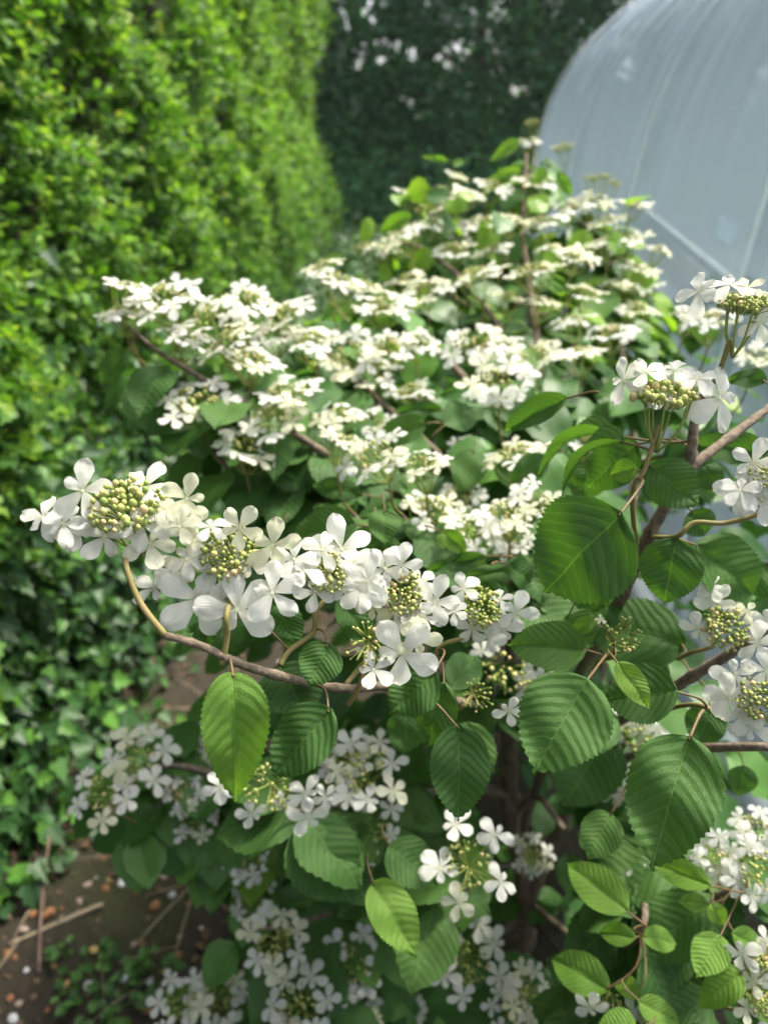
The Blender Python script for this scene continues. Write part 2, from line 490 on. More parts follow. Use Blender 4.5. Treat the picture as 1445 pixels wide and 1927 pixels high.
for j in range(4):
    for i in range(4): b.v.append((0.879 - 0.022 + 0.012 + 0.02 * (i / 3.0) * 0 + 0.0, 2.03 + 0.11 * j / 3, 1.245 + 0.05 * i / 3 + 0.02 * j / 3))
for j in range(3):
    for i in range(3): b.face((j * 4 + i, j * 4 + i + 1, j * 4 + i + 5, j * 4 + i + 4))
M_GLINT_PATCH = foliage_mat('glint and patch polythene', [(0, (0.58, 0.66, 0.74)), (1, (0.70, 0.77, 0.84))], 0.25, 0.7, 0.6, (1, 1, 1))  # milky colour paints highlights on the folds; the patch shares it
link('repair_patch', b.mesh('repair_patch', M_GLINT_PATCH), tun)
def prof_at(f):
    i = min(int(f), len(PROF) - 2); t = f - i
    return PROF[i][0] * (1 - t) + PROF[i + 1][0] * t, PROF[i][1] * (1 - t) + PROF[i + 1][1] * t
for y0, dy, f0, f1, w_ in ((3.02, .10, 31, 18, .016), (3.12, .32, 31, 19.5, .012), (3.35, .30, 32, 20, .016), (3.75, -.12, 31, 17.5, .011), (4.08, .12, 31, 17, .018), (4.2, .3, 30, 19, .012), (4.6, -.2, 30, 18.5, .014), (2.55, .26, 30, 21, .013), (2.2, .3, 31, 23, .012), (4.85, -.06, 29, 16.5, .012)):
    b = MB(); n_ = 22                                          # raised strip along a fold, its milky colour paints the bright glint
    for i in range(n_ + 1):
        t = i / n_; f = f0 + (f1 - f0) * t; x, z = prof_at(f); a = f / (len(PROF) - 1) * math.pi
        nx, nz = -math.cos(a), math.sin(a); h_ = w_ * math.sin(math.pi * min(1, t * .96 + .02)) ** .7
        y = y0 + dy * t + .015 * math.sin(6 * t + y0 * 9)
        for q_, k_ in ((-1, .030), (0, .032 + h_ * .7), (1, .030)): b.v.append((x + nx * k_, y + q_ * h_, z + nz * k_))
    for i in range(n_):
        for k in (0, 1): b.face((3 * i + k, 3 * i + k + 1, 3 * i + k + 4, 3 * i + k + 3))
    link('glint_fold', b.mesh('glint_fold', M_GLINT_PATCH), tun)

n = 5200                                                      # crop seen dimly through the sheet
OV_ = ([(0, 0, 0), (.26, .35, .08), (.24, .65, .06), (0, 1, -.1), (-.24, .65, .06), (-.26, .35, .08)], [(0, 1, 2, 3), (0, 3, 4, 5)])
P = np.stack([NR.uniform(1.15, 2.0, n), NR.uniform(.9, 4.7, n), np.zeros(n)], 1)
P[:, 2] = NR.uniform(0, 1, n) * (0.62 + .28 * np.sin(P[:, 1] * 5) * np.cos(P[:, 0] * 7))
tag(link('tunnel_crop', scatter_mesh('tunnel_crop', OV_[0], OV_[1], P, frames_np(NR.normal(0, 1, (n, 3)), NR.normal(0, .4, (n, 3)) + np.array([-.3, 0, 1])), NR.uniform(.06, .12, n), M_WEED)), 'murky green plants growing inside the polythene tunnel', 'plants', None, 'stuff')
# ------------------------------------------------------------------ hedges
HAW_R = [(0.0, 0.0), (0.10, 0.16), (0.38, 0.33), (0.22, 0.44), (0.40, 0.68), (0.16, 0.75), (0.0, 1.0)]
def leaf_tmpl(R, fold, droop):
    v = [(x, y, fold * x - droop * y * y) for x, y in R] + [(-x, y, fold * x - droop * y * y) for x, y in R[1:-1]]
    n = len(R)
    return v, [tuple(range(n)), tuple([0, n - 1] + [n + i for i in reversed(range(n - 2))])]
HAW = leaf_tmpl(HAW_R, 0.35, 0.18)
OVAL_R = [(0.0, 0.0), (0.26, 0.3), (0.27, 0.6), (0.0, 1.0)]
OVAL = leaf_tmpl(OVAL_R, 0.35, 0.2)
IVY_R = [(0.0, 0.0), (0.20, -0.12), (0.48, 0.12), (0.26, 0.36), (0.33, 0.55), (0.14, 0.62), (0.0, 1.0)]
IVYT = leaf_tmpl(IVY_R, 0.15, 0.2)

def hedge_face(y, z):
    return (-0.93 + 0.09 * np.sin(y * 2.3 + 0.8 * np.sin(z * 3.1)) * np.cos(z * 2.9 + y) + 0.05 * np.sin(y * 6.1 + z * 4.3)
            + 0.045 * np.sin(z * 7.7 - y * 3.1) - 0.03 * np.clip(z - 1.4, 0, 3) - 0.07 * np.clip(1.2 - z, 0, 1.2) + 0.16 * np.sin(z * 2.3 + 0.4) * np.clip((y - 5) / 6, 0, 1))
def shoots(n, y0, y1, z0, z1, per, lmin, lmax, rough=0.10):
    """leaf positions on short shoots that stick out of the hedge face"""
    y = NR.uniform(y0, y1, n); z = NR.uniform(z0, z1, n)
    x = hedge_face(y, z) - np.abs(NR.normal(0, rough, n)) + 0.03
    pocket = np.sin(y * 4.7 + 1.1 * np.sin(z * 5.0)) * np.sin(z * 5.3 + y * 1.9)
    x = x - 0.09 * np.clip(pocket - 0.25, 0, 1)
    base = np.stack([x, y, z], 1)
    d = np.stack([NR.uniform(0.35, 1.0, n), NR.normal(0, 0.5, n), NR.normal(0.35, 0.5, n)], 1)
    d /= np.linalg.norm(d, axis=1, keepdims=True)
    L = NR.uniform(0.05, 0.15, n)
    P, Y, Z, S, T = [], [], [], [], []
    for k in range(per):
        t = (k + NR.uniform(0, 1, n)) / per
        p = base + d * (L * t)[:, None]
        side = NR.normal(0, 1, (n, 3))
        side -= d * (side * d).sum(1)[:, None]
        side /= np.linalg.norm(side, axis=1, keepdims=True)
        yy = side * 0.9 + d * (0.3 + 0.9 * t)[:, None]
        zz = d * 0.6 + np.array([0.25, -0.1, 0.9]) + NR.normal(0, 0.3, (n, 3))
        P.append(p); Y.append(yy); Z.append(zz); T.append(t)
        S.append(NR.uniform(lmin, lmax, n) * (1.1 - 0.45 * t))
    P = np.concatenate(P); Y = np.concatenate(Y); Z = np.concatenate(Z); S = np.concatenate(S); T = np.concatenate(T)
    return P, frames_np(Y, Z), S, T

hedge = root('hawthorn_hedge', (-1.2, 5, 0), 'tall clipped bright green hawthorn hedge running along the left side', 'hedge')
# dark backing sheet added inside the hedge to stop light leaking through
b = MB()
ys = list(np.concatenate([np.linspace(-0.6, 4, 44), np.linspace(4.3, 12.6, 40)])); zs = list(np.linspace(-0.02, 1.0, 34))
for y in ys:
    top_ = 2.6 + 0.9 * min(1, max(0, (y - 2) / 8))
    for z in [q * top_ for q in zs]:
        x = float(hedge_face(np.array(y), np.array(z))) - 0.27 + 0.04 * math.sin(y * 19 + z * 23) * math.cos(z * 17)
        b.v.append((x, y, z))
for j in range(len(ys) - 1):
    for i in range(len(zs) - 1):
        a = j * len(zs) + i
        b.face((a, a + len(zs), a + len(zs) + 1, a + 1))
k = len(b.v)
link('hedge_backing', b.mesh('hedge_backing', M_CORE), hedge)
Pn, Rn, Sn, Tn = shoots(5200, 0.75, 3.6, 0.0, 2.62, 9, 0.030, 0.054)
Pm, Rm, Sm, Tm = shoots(5200, 3.6, 7.5, 0.0, 2.95, 8, 0.036, 0.056)
Pf, Rf, Sf, Tf = shoots(5200, 7.5, 12.6, 0.0, 3.5, 7, 0.05, 0.075, 0.13)
# the hedge turns its far end: leaves round the corner
dep = (Pn - np.array(CAM))[:, 1] * math.cos(PITCH) - (Pn - np.array(CAM))[:, 2] * math.sin(PITCH)
uu = Pn[:, 0] / dep * FPX + 722
vv = 963 - FPX * (Pn[:, 1] * math.sin(PITCH) + (Pn[:, 2] - CAM_H) * math.cos(PITCH)) / dep
out = Pn[:, 0] - hedge_face(Pn[:, 1], Pn[:, 2])
score = np.where((dep > 0) & (uu > 5) & (uu < 400) & (vv > 5) & (vv < 1300), out * 3 - dep * 0.35, -99)
pick = np.argsort(-score)[:280]
mask = np.ones(len(Pn), bool); mask[pick] = False
hm = [MB(), MB()]
for q, mt in enumerate((M_HAW, M_HAWNEW)):
    hm[q].v = list(HAW[0]); [hm[q].face(f) for f in HAW[1]]
    hm[q] = hm[q].mesh('leaf', mt, False)
for i in pick:
    M = Matrix((Rn[i] * Sn[i]).tolist()).to_4x4(); M.translation = Vector(Pn[i])
    link('leaf', hm[1 if Tn[i] > 0.68 and Pn[i][2] > 1.0 else 0], hedge, M)
for nm, T, P, R, S, tm in (('near', Tn, Pn, Rn, Sn, HAW), ('mid', Tm, Pm, Rm, Sm, HAW), ('far', Tf, Pf, Rf, Sf, OVAL)):
    base = mask if nm == 'near' else np.ones(len(P), bool)
    newg = (T > 0.68) & (P[:, 2] + 0.35 * np.sin(P[:, 1] * 3.0) * np.sin(P[:, 2] * 5) + NR.normal(0, .18, len(P)) > 1.0)
    a = base & ~newg; c = base & newg
    tag(link('foliage', scatter_mesh('foliage', tm[0], tm[1], P[a], R[a], S[a], M_HAW), hedge), kind='stuff')
    tag(link('new_growth', scatter_mesh('new_growth', tm[0], tm[1], P[c], R[c], S[c], M_HAWNEW), hedge), kind='stuff')
for i in range(26):                                           # woody stems at the hedge foot
    y = 0.9 + i * 0.42 + uni(-0.1, 0.1); x = -1.12 + uni(-0.06, 0.06)
    b = MB(); b.tube(smooth_path([(x, y, -0.02), (x + uni(-.04, .06), y + uni(-.08, .08), 0.5), (x + uni(-.1, .1), y + uni(-.2, .2), 1.3)]), 0.018, 6, wob=0.1)
    link('stem', b.mesh('stem', M_BARK), hedge)

# far dark evergreens that close the view
gr_ = random.Random(21)
GAPS = []                                                     # small openings where the sky shows through the crowns
for i in range(22):
    cx_, cz_ = gr_.uniform(-1.3, 4.2), 2.62 + gr_.gauss(0.12, .3)
    for k in range(gr_.choice((1, 2, 3, 5))): GAPS.append((cx_ + gr_.gauss(0, .17), cz_ + gr_.gauss(0, .13), gr_.uniform(.05, .10)))
def evergreen(name, x0, y0, wx, wy, h, n, label, seed, ls=(0.075, 0.135)):
    rg = np.random.default_rng(seed)
    t = root(name, (x0, y0, 0), label, 'tree', 'dark evergreens at the far end')
    P = []
    while sum(len(p) for p in P) < n:
        q = np.stack([rg.uniform(-1, 1, n), rg.uniform(-1, 1, n), rg.uniform(0.02, 1, n) ** 1.5], 1)
        rr = np.sqrt(q[:, 0] ** 2 + q[:, 1] ** 2)
        lim = np.sqrt(np.clip(1.0 - np.clip(q[:, 2] - 0.35, 0, 1) ** 2 * 1.9, 0.02, 1)) * (0.86 + 0.14 * np.sin(q[:, 2] * 21 + np.arctan2(q[:, 1], q[:, 0]) * 5))
        w3 = q * np.array([wx, wy, h])
        cl = (np.sin(w3[:, 0] * 3.9 + seed) * np.sin(w3[:, 1] * 4.4 + 1) * np.sin(w3[:, 2] * 4.6 + seed * 2) + 0.5 * np.sin(w3[:, 0] * 9.3) * np.sin(w3[:, 2] * 8.7 + seed))
        ok = (rr < lim) & (rr > lim * 0.35) & (cl > -0.62)
        z_, x_ = w3[:, 2], w3[:, 0] + x0
        thin = np.clip((z_ - 2.0) / 0.5, 0, 1) * np.clip(0.55 + 0.9 * np.sin(x_ * 2.1 + 1.2) * np.sin(z_ * 3.1 + x_ * 0.6), 0, 1)
        ok &= rg.uniform(0, 1, n) > thin * 0.0
        for gx, gz, gr in GAPS: ok &= ((x_ - gx) ** 2 + (z_ - gz) ** 2) > gr * gr
        P.append(w3[ok])
    P = np.concatenate(P)[:n] + np.array([x0, y0, 0])
    Y = (P - np.array([x0, y0, h * 0.4])) * np.array([1, 1, 0.3]) + rg.normal(0, 0.7, P.shape); Z = rg.normal(0, 0.5, P.shape) + np.array([0, -0.3, 0.8])
    tag(link('crown', scatter_mesh('crown', OVAL[0], OVAL[1], P, frames_np(Y, Z), rg.uniform(*ls, n), M_EVER), t), kind='stuff')
    b = MB(); b.tube(smooth_path([(x0, y0, -0.05), (x0 + 0.05, y0, h * 0.4), (x0, y0 + 0.05, h * 0.9)]), list(np.linspace(0.16, 0.03, 9)), 8)
    link('trunk', b.mesh('trunk', M_BARK), t)
    for i in range(7):
        a = i * 2.4; z = h * (0.2 + 0.1 * i)
        b = MB(); b.tube(smooth_path([(x0, y0, z), (x0 + math.cos(a) * wx * .4, y0 + math.sin(a) * wy * .4, z + .3), (x0 + math.cos(a) * wx * .7, y0 + math.sin(a) * wy * .7, z + .7)]), list(np.linspace(.04, .012, 9)), 6)
        link('limb', b.mesh('limb', M_BARK), t)
evergreen('evergreen_tree', -0.9, 14.5, 1.75, .6, 7.6, 52000, 'dark evergreen tree just right of the hedge end', 3)
evergreen('evergreen_tree', 1.5, 14.5, 1.9, .6, 8.0, 56000, 'dark evergreen tree with bright sky gaps above the shrub', 4)
evergreen('evergreen_tree', 4.3, 14.5, 2.0, .6, 7.6, 52000, 'dark evergreen tree half hidden by the curve of the polytunnel', 6)
evergreen('evergreen_tree', 7.6, 14.8, 2.2, 1.5, 7.6, 16000, 'dark evergreen tree seen only through the polythene', 7, (0.1, 0.17))
evergreen('evergreen_tree', -3.4, 14.4, 1.9, 1.5, 7.6, 12000, 'dark evergreen tree behind the far hedge corner', 8, (0.1, 0.17))
# low dark undergrowth under the evergreens, one mass
n = 9000
P = np.stack([NR.uniform(-1.6, 6, n), NR.uniform(12.9, 14.2, n), np.abs(NR.normal(0, 0.55, n))], 1)
tag(link('undergrowth', scatter_mesh('undergrowth', OVAL[0], OVAL[1], P, frames_np(NR.normal(0, 1, (n, 3)), NR.normal(0, .5, (n, 3)) + np.array([0, -.4, .8])), NR.uniform(.07, .14, n), M_EVER)), 'dark undergrowth at the feet of the far trees', 'undergrowth', None, 'stuff')

# ------------------------------------------------------------------ ivy at the hedge foot
ivy = root('ivy', (-0.9, 1.6, 0), 'dark glossy ivy creeping along the foot of the hedge', 'ivy')
def ivy_points(n, y0, y1):
    y = NR.uniform(y0, y1, n); z = np.abs(NR.normal(0, 0.36, n))
    edge = np.interp(y, [.85, 1.1, 1.28, 1.55, 2.0, 3.3], [-.93, -.84, -.70, -.62, -.62, -.72]) + 0.03 * np.sin(y * 17)
    hf = hedge_face(y, z) + 0.02
    low = np.clip(1 - z / 0.22, 0, 1)
    x = hf + (edge - hf) * low * NR.uniform(0, 1, n) + 0.03 * NR.normal(0, 1, n) + 0.04
    z = z + 0.02
    P = np.stack([x, y, z], 1)
    Zn = np.stack([np.full(n, 0.75), NR.normal(-0.3, .3, n), NR.normal(0.75, .3, n)], 1)
    Y = np.stack([NR.normal(0.35, .5, n), NR.normal(-0.1, .6, n), NR.normal(-0.7, .4, n)], 1)
    return P, frames_np(Y, Zn), NR.uniform(0.03, 0.062, n)
P, R, S = ivy_points(3600, 0.85, 3.3)
dist = np.linalg.norm(P - np.array(CAM), axis=1) - (P[:, 0] + 0.9) * 1.2
pick = np.argsort(dist)[:230]
mask = np.ones(len(P), bool); mask[pick] = False
q = MB(); q.v = list(IVYT[0]); [q.face(f) for f in IVYT[1]]; q = q.mesh('leaf', M_IVY, False)
for i in pick:
    M = Matrix((R[i] * S[i]).tolist()).to_4x4(); M.translation = Vector(P[i])
    link('leaf', q, ivy, M)
tag(link('foliage', scatter_mesh('foliage', IVYT[0], IVYT[1], P[mask], R[mask], S[mask], M_IVY), ivy), kind='stuff')
for i in range(9):
    y = 0.95 + i * 0.24; x = float(hedge_face(np.array(y), np.array(0.1))) + 0.06
    b = MB(); b.tube(smooth_path([(x + 0.15 * uni(0, 1), y - 0.1, 0.015), (x, y, 0.05), (x - 0.05, y + uni(-.1, .1), 0.35), (x - 0.08, y + uni(-.15, .15), 0.7)]), 0.003, 5)
    link('stem', b.mesh('stem', M_DRYTWIG), ivy)

n = 14000
yy_ = 2.6 + 10.2 * NR.uniform(0, 1, n) ** 1.5
P = np.stack([NR.uniform(-1.0, .85, n), yy_, 0.02 + np.abs(NR.normal(0, 0.10, n)) * np.clip((yy_ - 2.4) * .8, .2, 1.6)], 1)
tag(link('ground_cover', scatter_mesh('ground_cover', IVYT[0], IVYT[1], P, frames_np(NR.normal(0, 1, (n, 3)), NR.normal(0, .35, (n, 3)) + np.array([0, -.3, 1])), NR.uniform(.04, .08, n), M_IVY)), 'dark ivy ground cover running back between hedge and tunnel', 'ground cover', None, 'stuff')

# ------------------------------------------------------------------ stones, sticks and weeds on the soil
def stone_mesh(mat, seed, flat):
    rg = random.Random(seed)
    b = MB(); b.ball((0, 0, 0), 1.0, 7, 4)
    b.v = [tuple(c * s * (1 + rg.uniform(-.28, .28)) for c, s in zip(v, (1.0, 0.75, flat))) for v in b.v]
    return b.mesh('stone', mat, False)
SM = {k: [stone_mesh(m, i * 7 + len(k), f) for i, f in enumerate((0.5, 0.65, 0.35))] for k, m in M_STONE.items()}
def stone(x, y, r, kind):
    M = Matrix.Translation((x, y, ground_h(x, y) + r * 0.22)) @ Matrix.Rotation(uni(0, 6.28), 4, 'Z') @ Matrix.Rotation(uni(-.35, .35), 4, 'X') @ Matrix.Scale(r, 4)
    return link('stone', RNG.choice(SM[kind]), soil, M)
def gpt(u, v):
    d = RT * ((u - 722.5) / FPX) + UPV * (-(v - 963.5) / FPX) + FW
    return CAM + d * (-CAM_H / d.z)
for u, v, px, k in ((230, 1663, 12, 'white'), (325, 1686, 11, 'white'), (168, 1864, 12, 'white'), (236, 1847, 11, 'white'), (25, 1918, 13, 'white'), (166, 1665, 12, 'pink'),
                    (150, 1696, 9, 'pink'), (178, 1577, 10, 'white'), (52, 1830, 8, 'white'), (48, 1760, 11, 'pink'), (180, 1800, 12, 'ochre'), (205, 1655, 8, 'ochre'), (200, 1670, 13, 'orange'), (293, 1705, 17, 'orange'),
                    (335, 1800, 12, 'orange'), (100, 1725, 14, 'orange'), (88, 1735, 13, 'orange'), (65, 1732, 12, 'orange'), (103, 1822, 9, 'ochre'), (127, 1858, 10, 'ochre'), (278, 1905, 16, 'orange'), (22, 1882, 10, 'orange'),
                    (310, 1650, 11, 'pink'), (318, 1620, 9, 'white'), (308, 1602, 9, 'pink'), (254, 1783, 9, 'pink'), (338, 1760, 8, 'pink'), (397, 1693, 9, 'ochre'), (30, 1805, 9, 'orange'), (195, 1610, 9, 'orange'), (285, 1585, 9, 'orange'),
                    (15, 1798, 12, 'orange'), (38, 1892, 9, 'pink'), (345, 1630, 10, 'orange'), (355, 1640, 9, 'pink'), (262, 1680, 14, 'brown'), (440, 1680, 10, 'white'), (282, 1850, 10, 'white'), (310, 1830, 9, 'ochre'), (92, 1905, 8, 'orange')):
    p = gpt(u, v); stone(p.x, p.y, px * (p - CAM).length / FPX * 0.66, k)
for i in range(230):
    y = uni(0.75, 2.6) ; x = uni(-0.95, 0.15 + 0.2 * uni(0, 1))
    k = RNG.choice(['orange', 'orange', 'pink', 'brown', 'brown', 'brown', 'white', 'ochre', 'orange'])
    stone(x, y, uni(0.003, 0.008), k)
# fine grit and crumbs of soil
n = 5000
P = np.stack([NR.uniform(-1.0, 0.7, n), NR.uniform(0.6, 3.0, n), np.zeros(n)], 1)
P[:, 2] = [ground_h(x, y) + 0.001 for x, y in P[:, :2]]
tet = ([(0, 0, 0.5), (0.6, 0, -.2), (-.3, .5, -.2), (-.3, -.5, -.2)], [(0, 1, 2), (0, 2, 3), (0, 3, 1), (1, 3, 2)])
M_GRIT = foliage_mat('grit', [(0, (0.04, 0.03, 0.02)), (0.6, (0.10, 0.07, 0.05)), (0.85, (0.24, 0.13, 0.07)), (1.0, (0.45, 0.40, 0.35))], 0.9, 0.2, 0.02, (1, 1, 1))
tag(link('grit', scatter_mesh('grit', tet[0], tet[1], P, frames_np(NR.normal(0, 1, (n, 3)), NR.normal(0, 1, (n, 3))), NR.uniform(.002, .007, n), M_GRIT), soil), kind='stuff')
n = 520
P = np.stack([NR.uniform(-0.95, 0.3, n), NR.uniform(0.7, 2.6, n), np.full(n, .006)], 1)
M_LIT = foliage_mat('dead leaf', [(0, (0.05, 0.032, 0.02)), (0.7, (0.12, 0.075, 0.04)), (1.0, (0.22, 0.13, 0.06))], 0.8, 0.2, 0.05, (1, 1, 1))
tag(link('leaf_litter', scatter_mesh('leaf_litter', OVAL[0], OVAL[1], P, frames_np(NR.normal(0, 1, (n, 3)) * np.array([1, 1, .15]), NR.normal(0, .3, (n, 3)) + np.array([0, 0, 1])), NR.uniform(.012, .034, n), M_LIT), soil), kind='stuff')
# dry stalks lying about, too thin to pick apart
b = MB()
for i in range(70):
    x, y, a, L = uni(-.85, .1), uni(.8, 2.2), uni(0, 3.14), uni(.05, .2)
    d = Vector((math.cos(a), math.sin(a), 0)) * L
    p = Vector((x, y, ground_h(x, y) + 0.006))
    b.tube([p, p + d * .5 + Vector((0, 0, uni(0, .012))), p + d], uni(.0006, .0016), 4)
tag(link('dead_straw', b.mesh('dead_straw', M_STRAW), soil), kind='stuff')
def stick(pts, r, mat, label):
    P = [gpt(u, v) + Vector((0, 0, 0.008 + z)) for u, v, z in pts]
    o = root('fallen_stick', P[0], label, 'stick', 'dry sticks on the soil')
    b = MB(); b.tube(smooth_path(P, 4), r, 6, wob=0.12)
    link('shaft', b.mesh('shaft', mat), o)
    if r > .004:
        b = MB(); m_ = P[len(P) // 2]; b.tube([m_, m_ + Vector((0.01, 0.012, 0.012))], r * .5, 5)
        link('side_stub', b.mesh('side_stub', mat), o)
stick([(20, 1782, 0), (110, 1745, .004), (196, 1707, .002)], 0.0045, M_STRAW, 'pale dry stick lying below the ivy')
stick([(75, 1835, 0), (82, 1745, .02), (105, 1620, .07)], 0.003, M_DRYTWIG, 'thin brown stick leaning up into the ivy')
stick([(216, 1582, .01), (232, 1620, .005), (250, 1662, 0)], 0.003, M_STRAW, 'short dry stick pointing at a white stone')
stick([(250, 1790, 0), (320, 1715, .004), (400, 1635, .004)], 0.0013, M_STRAW, 'long thin straw stalk on the bare soil')
# small weeds
def weed(u, v, n, r, label):
    c = gpt(u, v); o = root('weed', c, label, 'weed', 'weeds in the soil')
    q = MB(); T = leaf_tmpl(OVAL_R, .2, .25); q.v = list(T[0]); [q.face(f) for f in T[1]]; me = q.mesh('leaf', M_WEED, False)
    for i in range(n):
        a, rr = uni(0, 6.28), r * math.sqrt(uni(0, 1))
        p = Vector((c.x + rr * math.cos(a), c.y + rr * math.sin(a), ground_h(c.x, c.y) + uni(.006, .045)))
        d = Vector((math.cos(a) + uni(-.5, .5), math.sin(a) + uni(-.5, .5), uni(-.1, .5)))
        L = uni(.014, .03)
        link('leaf', me, o, frame(p, d, Vector((0, 0, 1)), L * 1.3, L, L))
    for i in range(5):
        a = i * 1.26
        b = MB(); b.tube(smooth_path([c, c + Vector((math.cos(a) * r * .5, math.sin(a) * r * .5, .03)), c + Vector((math.cos(a) * r, math.sin(a) * r, .02))]), .0011, 4)
        link('stem', b.mesh('stem', M_WEED), o)
weed(195, 1870, 48, 0.075, 'low green weed patch around two white stones')
weed(225, 1905, 24, 0.05, 'low green weed patch at the very bottom edge')
weed(300, 1835, 16, 0.035, 'tiny sprig of weed on bare soil')
weed(130, 1805, 8, 0.02, 'single tiny seedling beside the brown stick')
weed(330, 1545, 26, 0.06, 'dim weed tuft below the low white blossom')

# ------------------------------------------------------------------ the viburnum
TRUNK = Vector((0.27, 1.06, 0.0))
vib = root('viburnum_shrub', TRUNK, 'viburnum shrub with tiers of white lacecap flowers and pleated green leaves', 'shrub')

def vib_leaf(nl, nw, seed, fold, droop, cup, wave, W=0.68, mat=M_LEAF, name='leaf'):
    rg = random.Random(seed)
    b = MB()
    def wd(s):
        q = s / 0.955
        return ((max(q, 0) ** 0.60 * max(1 - q, 0) ** 0.82 / 0.372) if q < 1 else 0) * 0.5 * W + 0.055 * W * s * math.sqrt(max(1 - s, 0))
    ph = rg.uniform(0, 6)
    rows = []
    for i in range(nl + 1):
        s = i / nl
        r = []
        for j in range(-nw, nw + 1):
            t = j / nw
            x = t * wd(s)
            yy = s
            if abs(j) == nw and 0 < i < nl:
                tooth = (0.040 if i % 2 else -0.008)
                x += math.copysign(tooth * (0.4 + wd(s)), t); yy += 0.012 if i % 2 else 0
            p = (s - 0.45 * abs(x) - 1.1 * x * x) * 10 + 0.18 * math.sin(7 * x + 5 * s + ph) + (0.35 if x > 0 else 0)
            fr = abs(p - round(p)) * 2
            z = 0.0095 * (fr ** 1.2) * (1 - 0.6 * abs(t) ** 3) * min(1, 6 * (1 - s))
            z -= 0.018 * math.exp(-(x / 0.02) ** 2)
            z += fold * abs(x) - cup * x * x - droop * s * s + wave * math.sin(6.3 * s + ph) * t * abs(t) * 0.5 + 0.5 * wave * math.sin(11 * s + ph * 2 + 2 * t)
            r.append(len(b.v)); b.v.append((x, yy - 0.35 * droop * s * s * 0.5, z))
        rows.append(r)
    def uvof(i): 
        x, y, z = b.v[i]; return (y, x + 0.5)
    for i in range(nl):
        for j in range(2 * nw):
            q = (rows[i][j], rows[i][j + 1], rows[i + 1][j + 1], rows[i + 1][j])
            b.face(q, 0, [uvof(k) for k in q])
    return b.mesh(name, mat)
HL = [vib_leaf(44, 6, 1, 0.22, 0.14, 0.2, 0.05), vib_leaf(44, 6, 2, 0.12, 0.26, 0.5, 0.06), vib_leaf(44, 6, 3, 0.38, 0.2, 0.3, 0.05), vib_leaf(44, 6, 4, 0.05, 0.34, -0.1, 0.07), vib_leaf(44, 6, 7, 0.28, 0.06, 0.7, 0.06)]
HY = [vib_leaf(44, 6, 5, 0.25, 0.12, 0.2, 0.03, 0.62, M_YOUNG), vib_leaf(44, 6, 6, 0.3, 0.26, 0.2, 0.05, 0.6, M_YOUNG), vib_leaf(44, 6, 9, 0.35, 0.75, 0.2, 0.03, 0.6, M_YOUNG)]
FLV = [vib_leaf(20, 3, 11, 0.22, 0.15, 0.2, 0.04), vib_leaf(20, 3, 12, 0.12, 0.25, 0.1, 0.05), vib_leaf(20, 3, 13, 0.3, 0.32, 0.3, 0.04)]
FYV = [vib_leaf(20, 3, 14, 0.25, 0.2, 0.2, 0.04, 0.62, M_YOUNG), vib_leaf(20, 3, 15, 0.25, 0.35, 0.2, 0.04, 0.62, M_YOUNG)]
ARCH = vib_leaf(44, 6, 21, 0.45, 0.8, 0.2, 0.02)

PET = []
def add_petiole(o, B, d, L):
    q = min(SK, key=lambda k: (k - B).length + max(0, (k - B).dot(d)) * 1.5)
    far = (q - B).length
    if far > 0.07: q = B - d * .014 + (q - B) * (0.012 / far)
    m1 = B.lerp(q, .5) - d * (q - B).length * .16
    b = MB()
    r = L * .009 + .0005
    b.tube(smooth_path([B + d * 0.003, m1, q], 5), [r * .8] * 5 + [r] * 6, 6)
    link('petiole', b.mesh('petiole', M_PETIOLE), o)
def leaf(u0, v0, u1, v1, wpx, D, dt=0.0, face=0.8, young=False, var=None, pet=True, tilt=None):
    """a leaf whose base and tip stand at given places; dt = how much deeper the tip is"""
    B, T = at(u0, v0, D), at(u1, v1, D + dt)
    d = T - B; L = d.length
    toc = (CAM - (B + T) / 2).normalized()
    n = toc * face + Vector((0, 0, 1)) * (1 - face) * 1.2 + Vector((uni(-.12, .12), uni(-.12, .12), uni(-.05, .1)))
    if tilt: n = n + Vector(tilt)
    me = var or RNG.choice((HY if young else HL) if D < 0.72 else (FYV if young else FLV))
    L *= 1.05
    W = wpx * 0.94 * D / FPX / (0.66 * L)
    o = link('leaf', me, vib, frame(B, d, n, W * L, L, L))
    if pet and D < 0.95: PET.append((o, B, d.normalized(), L))
    return o
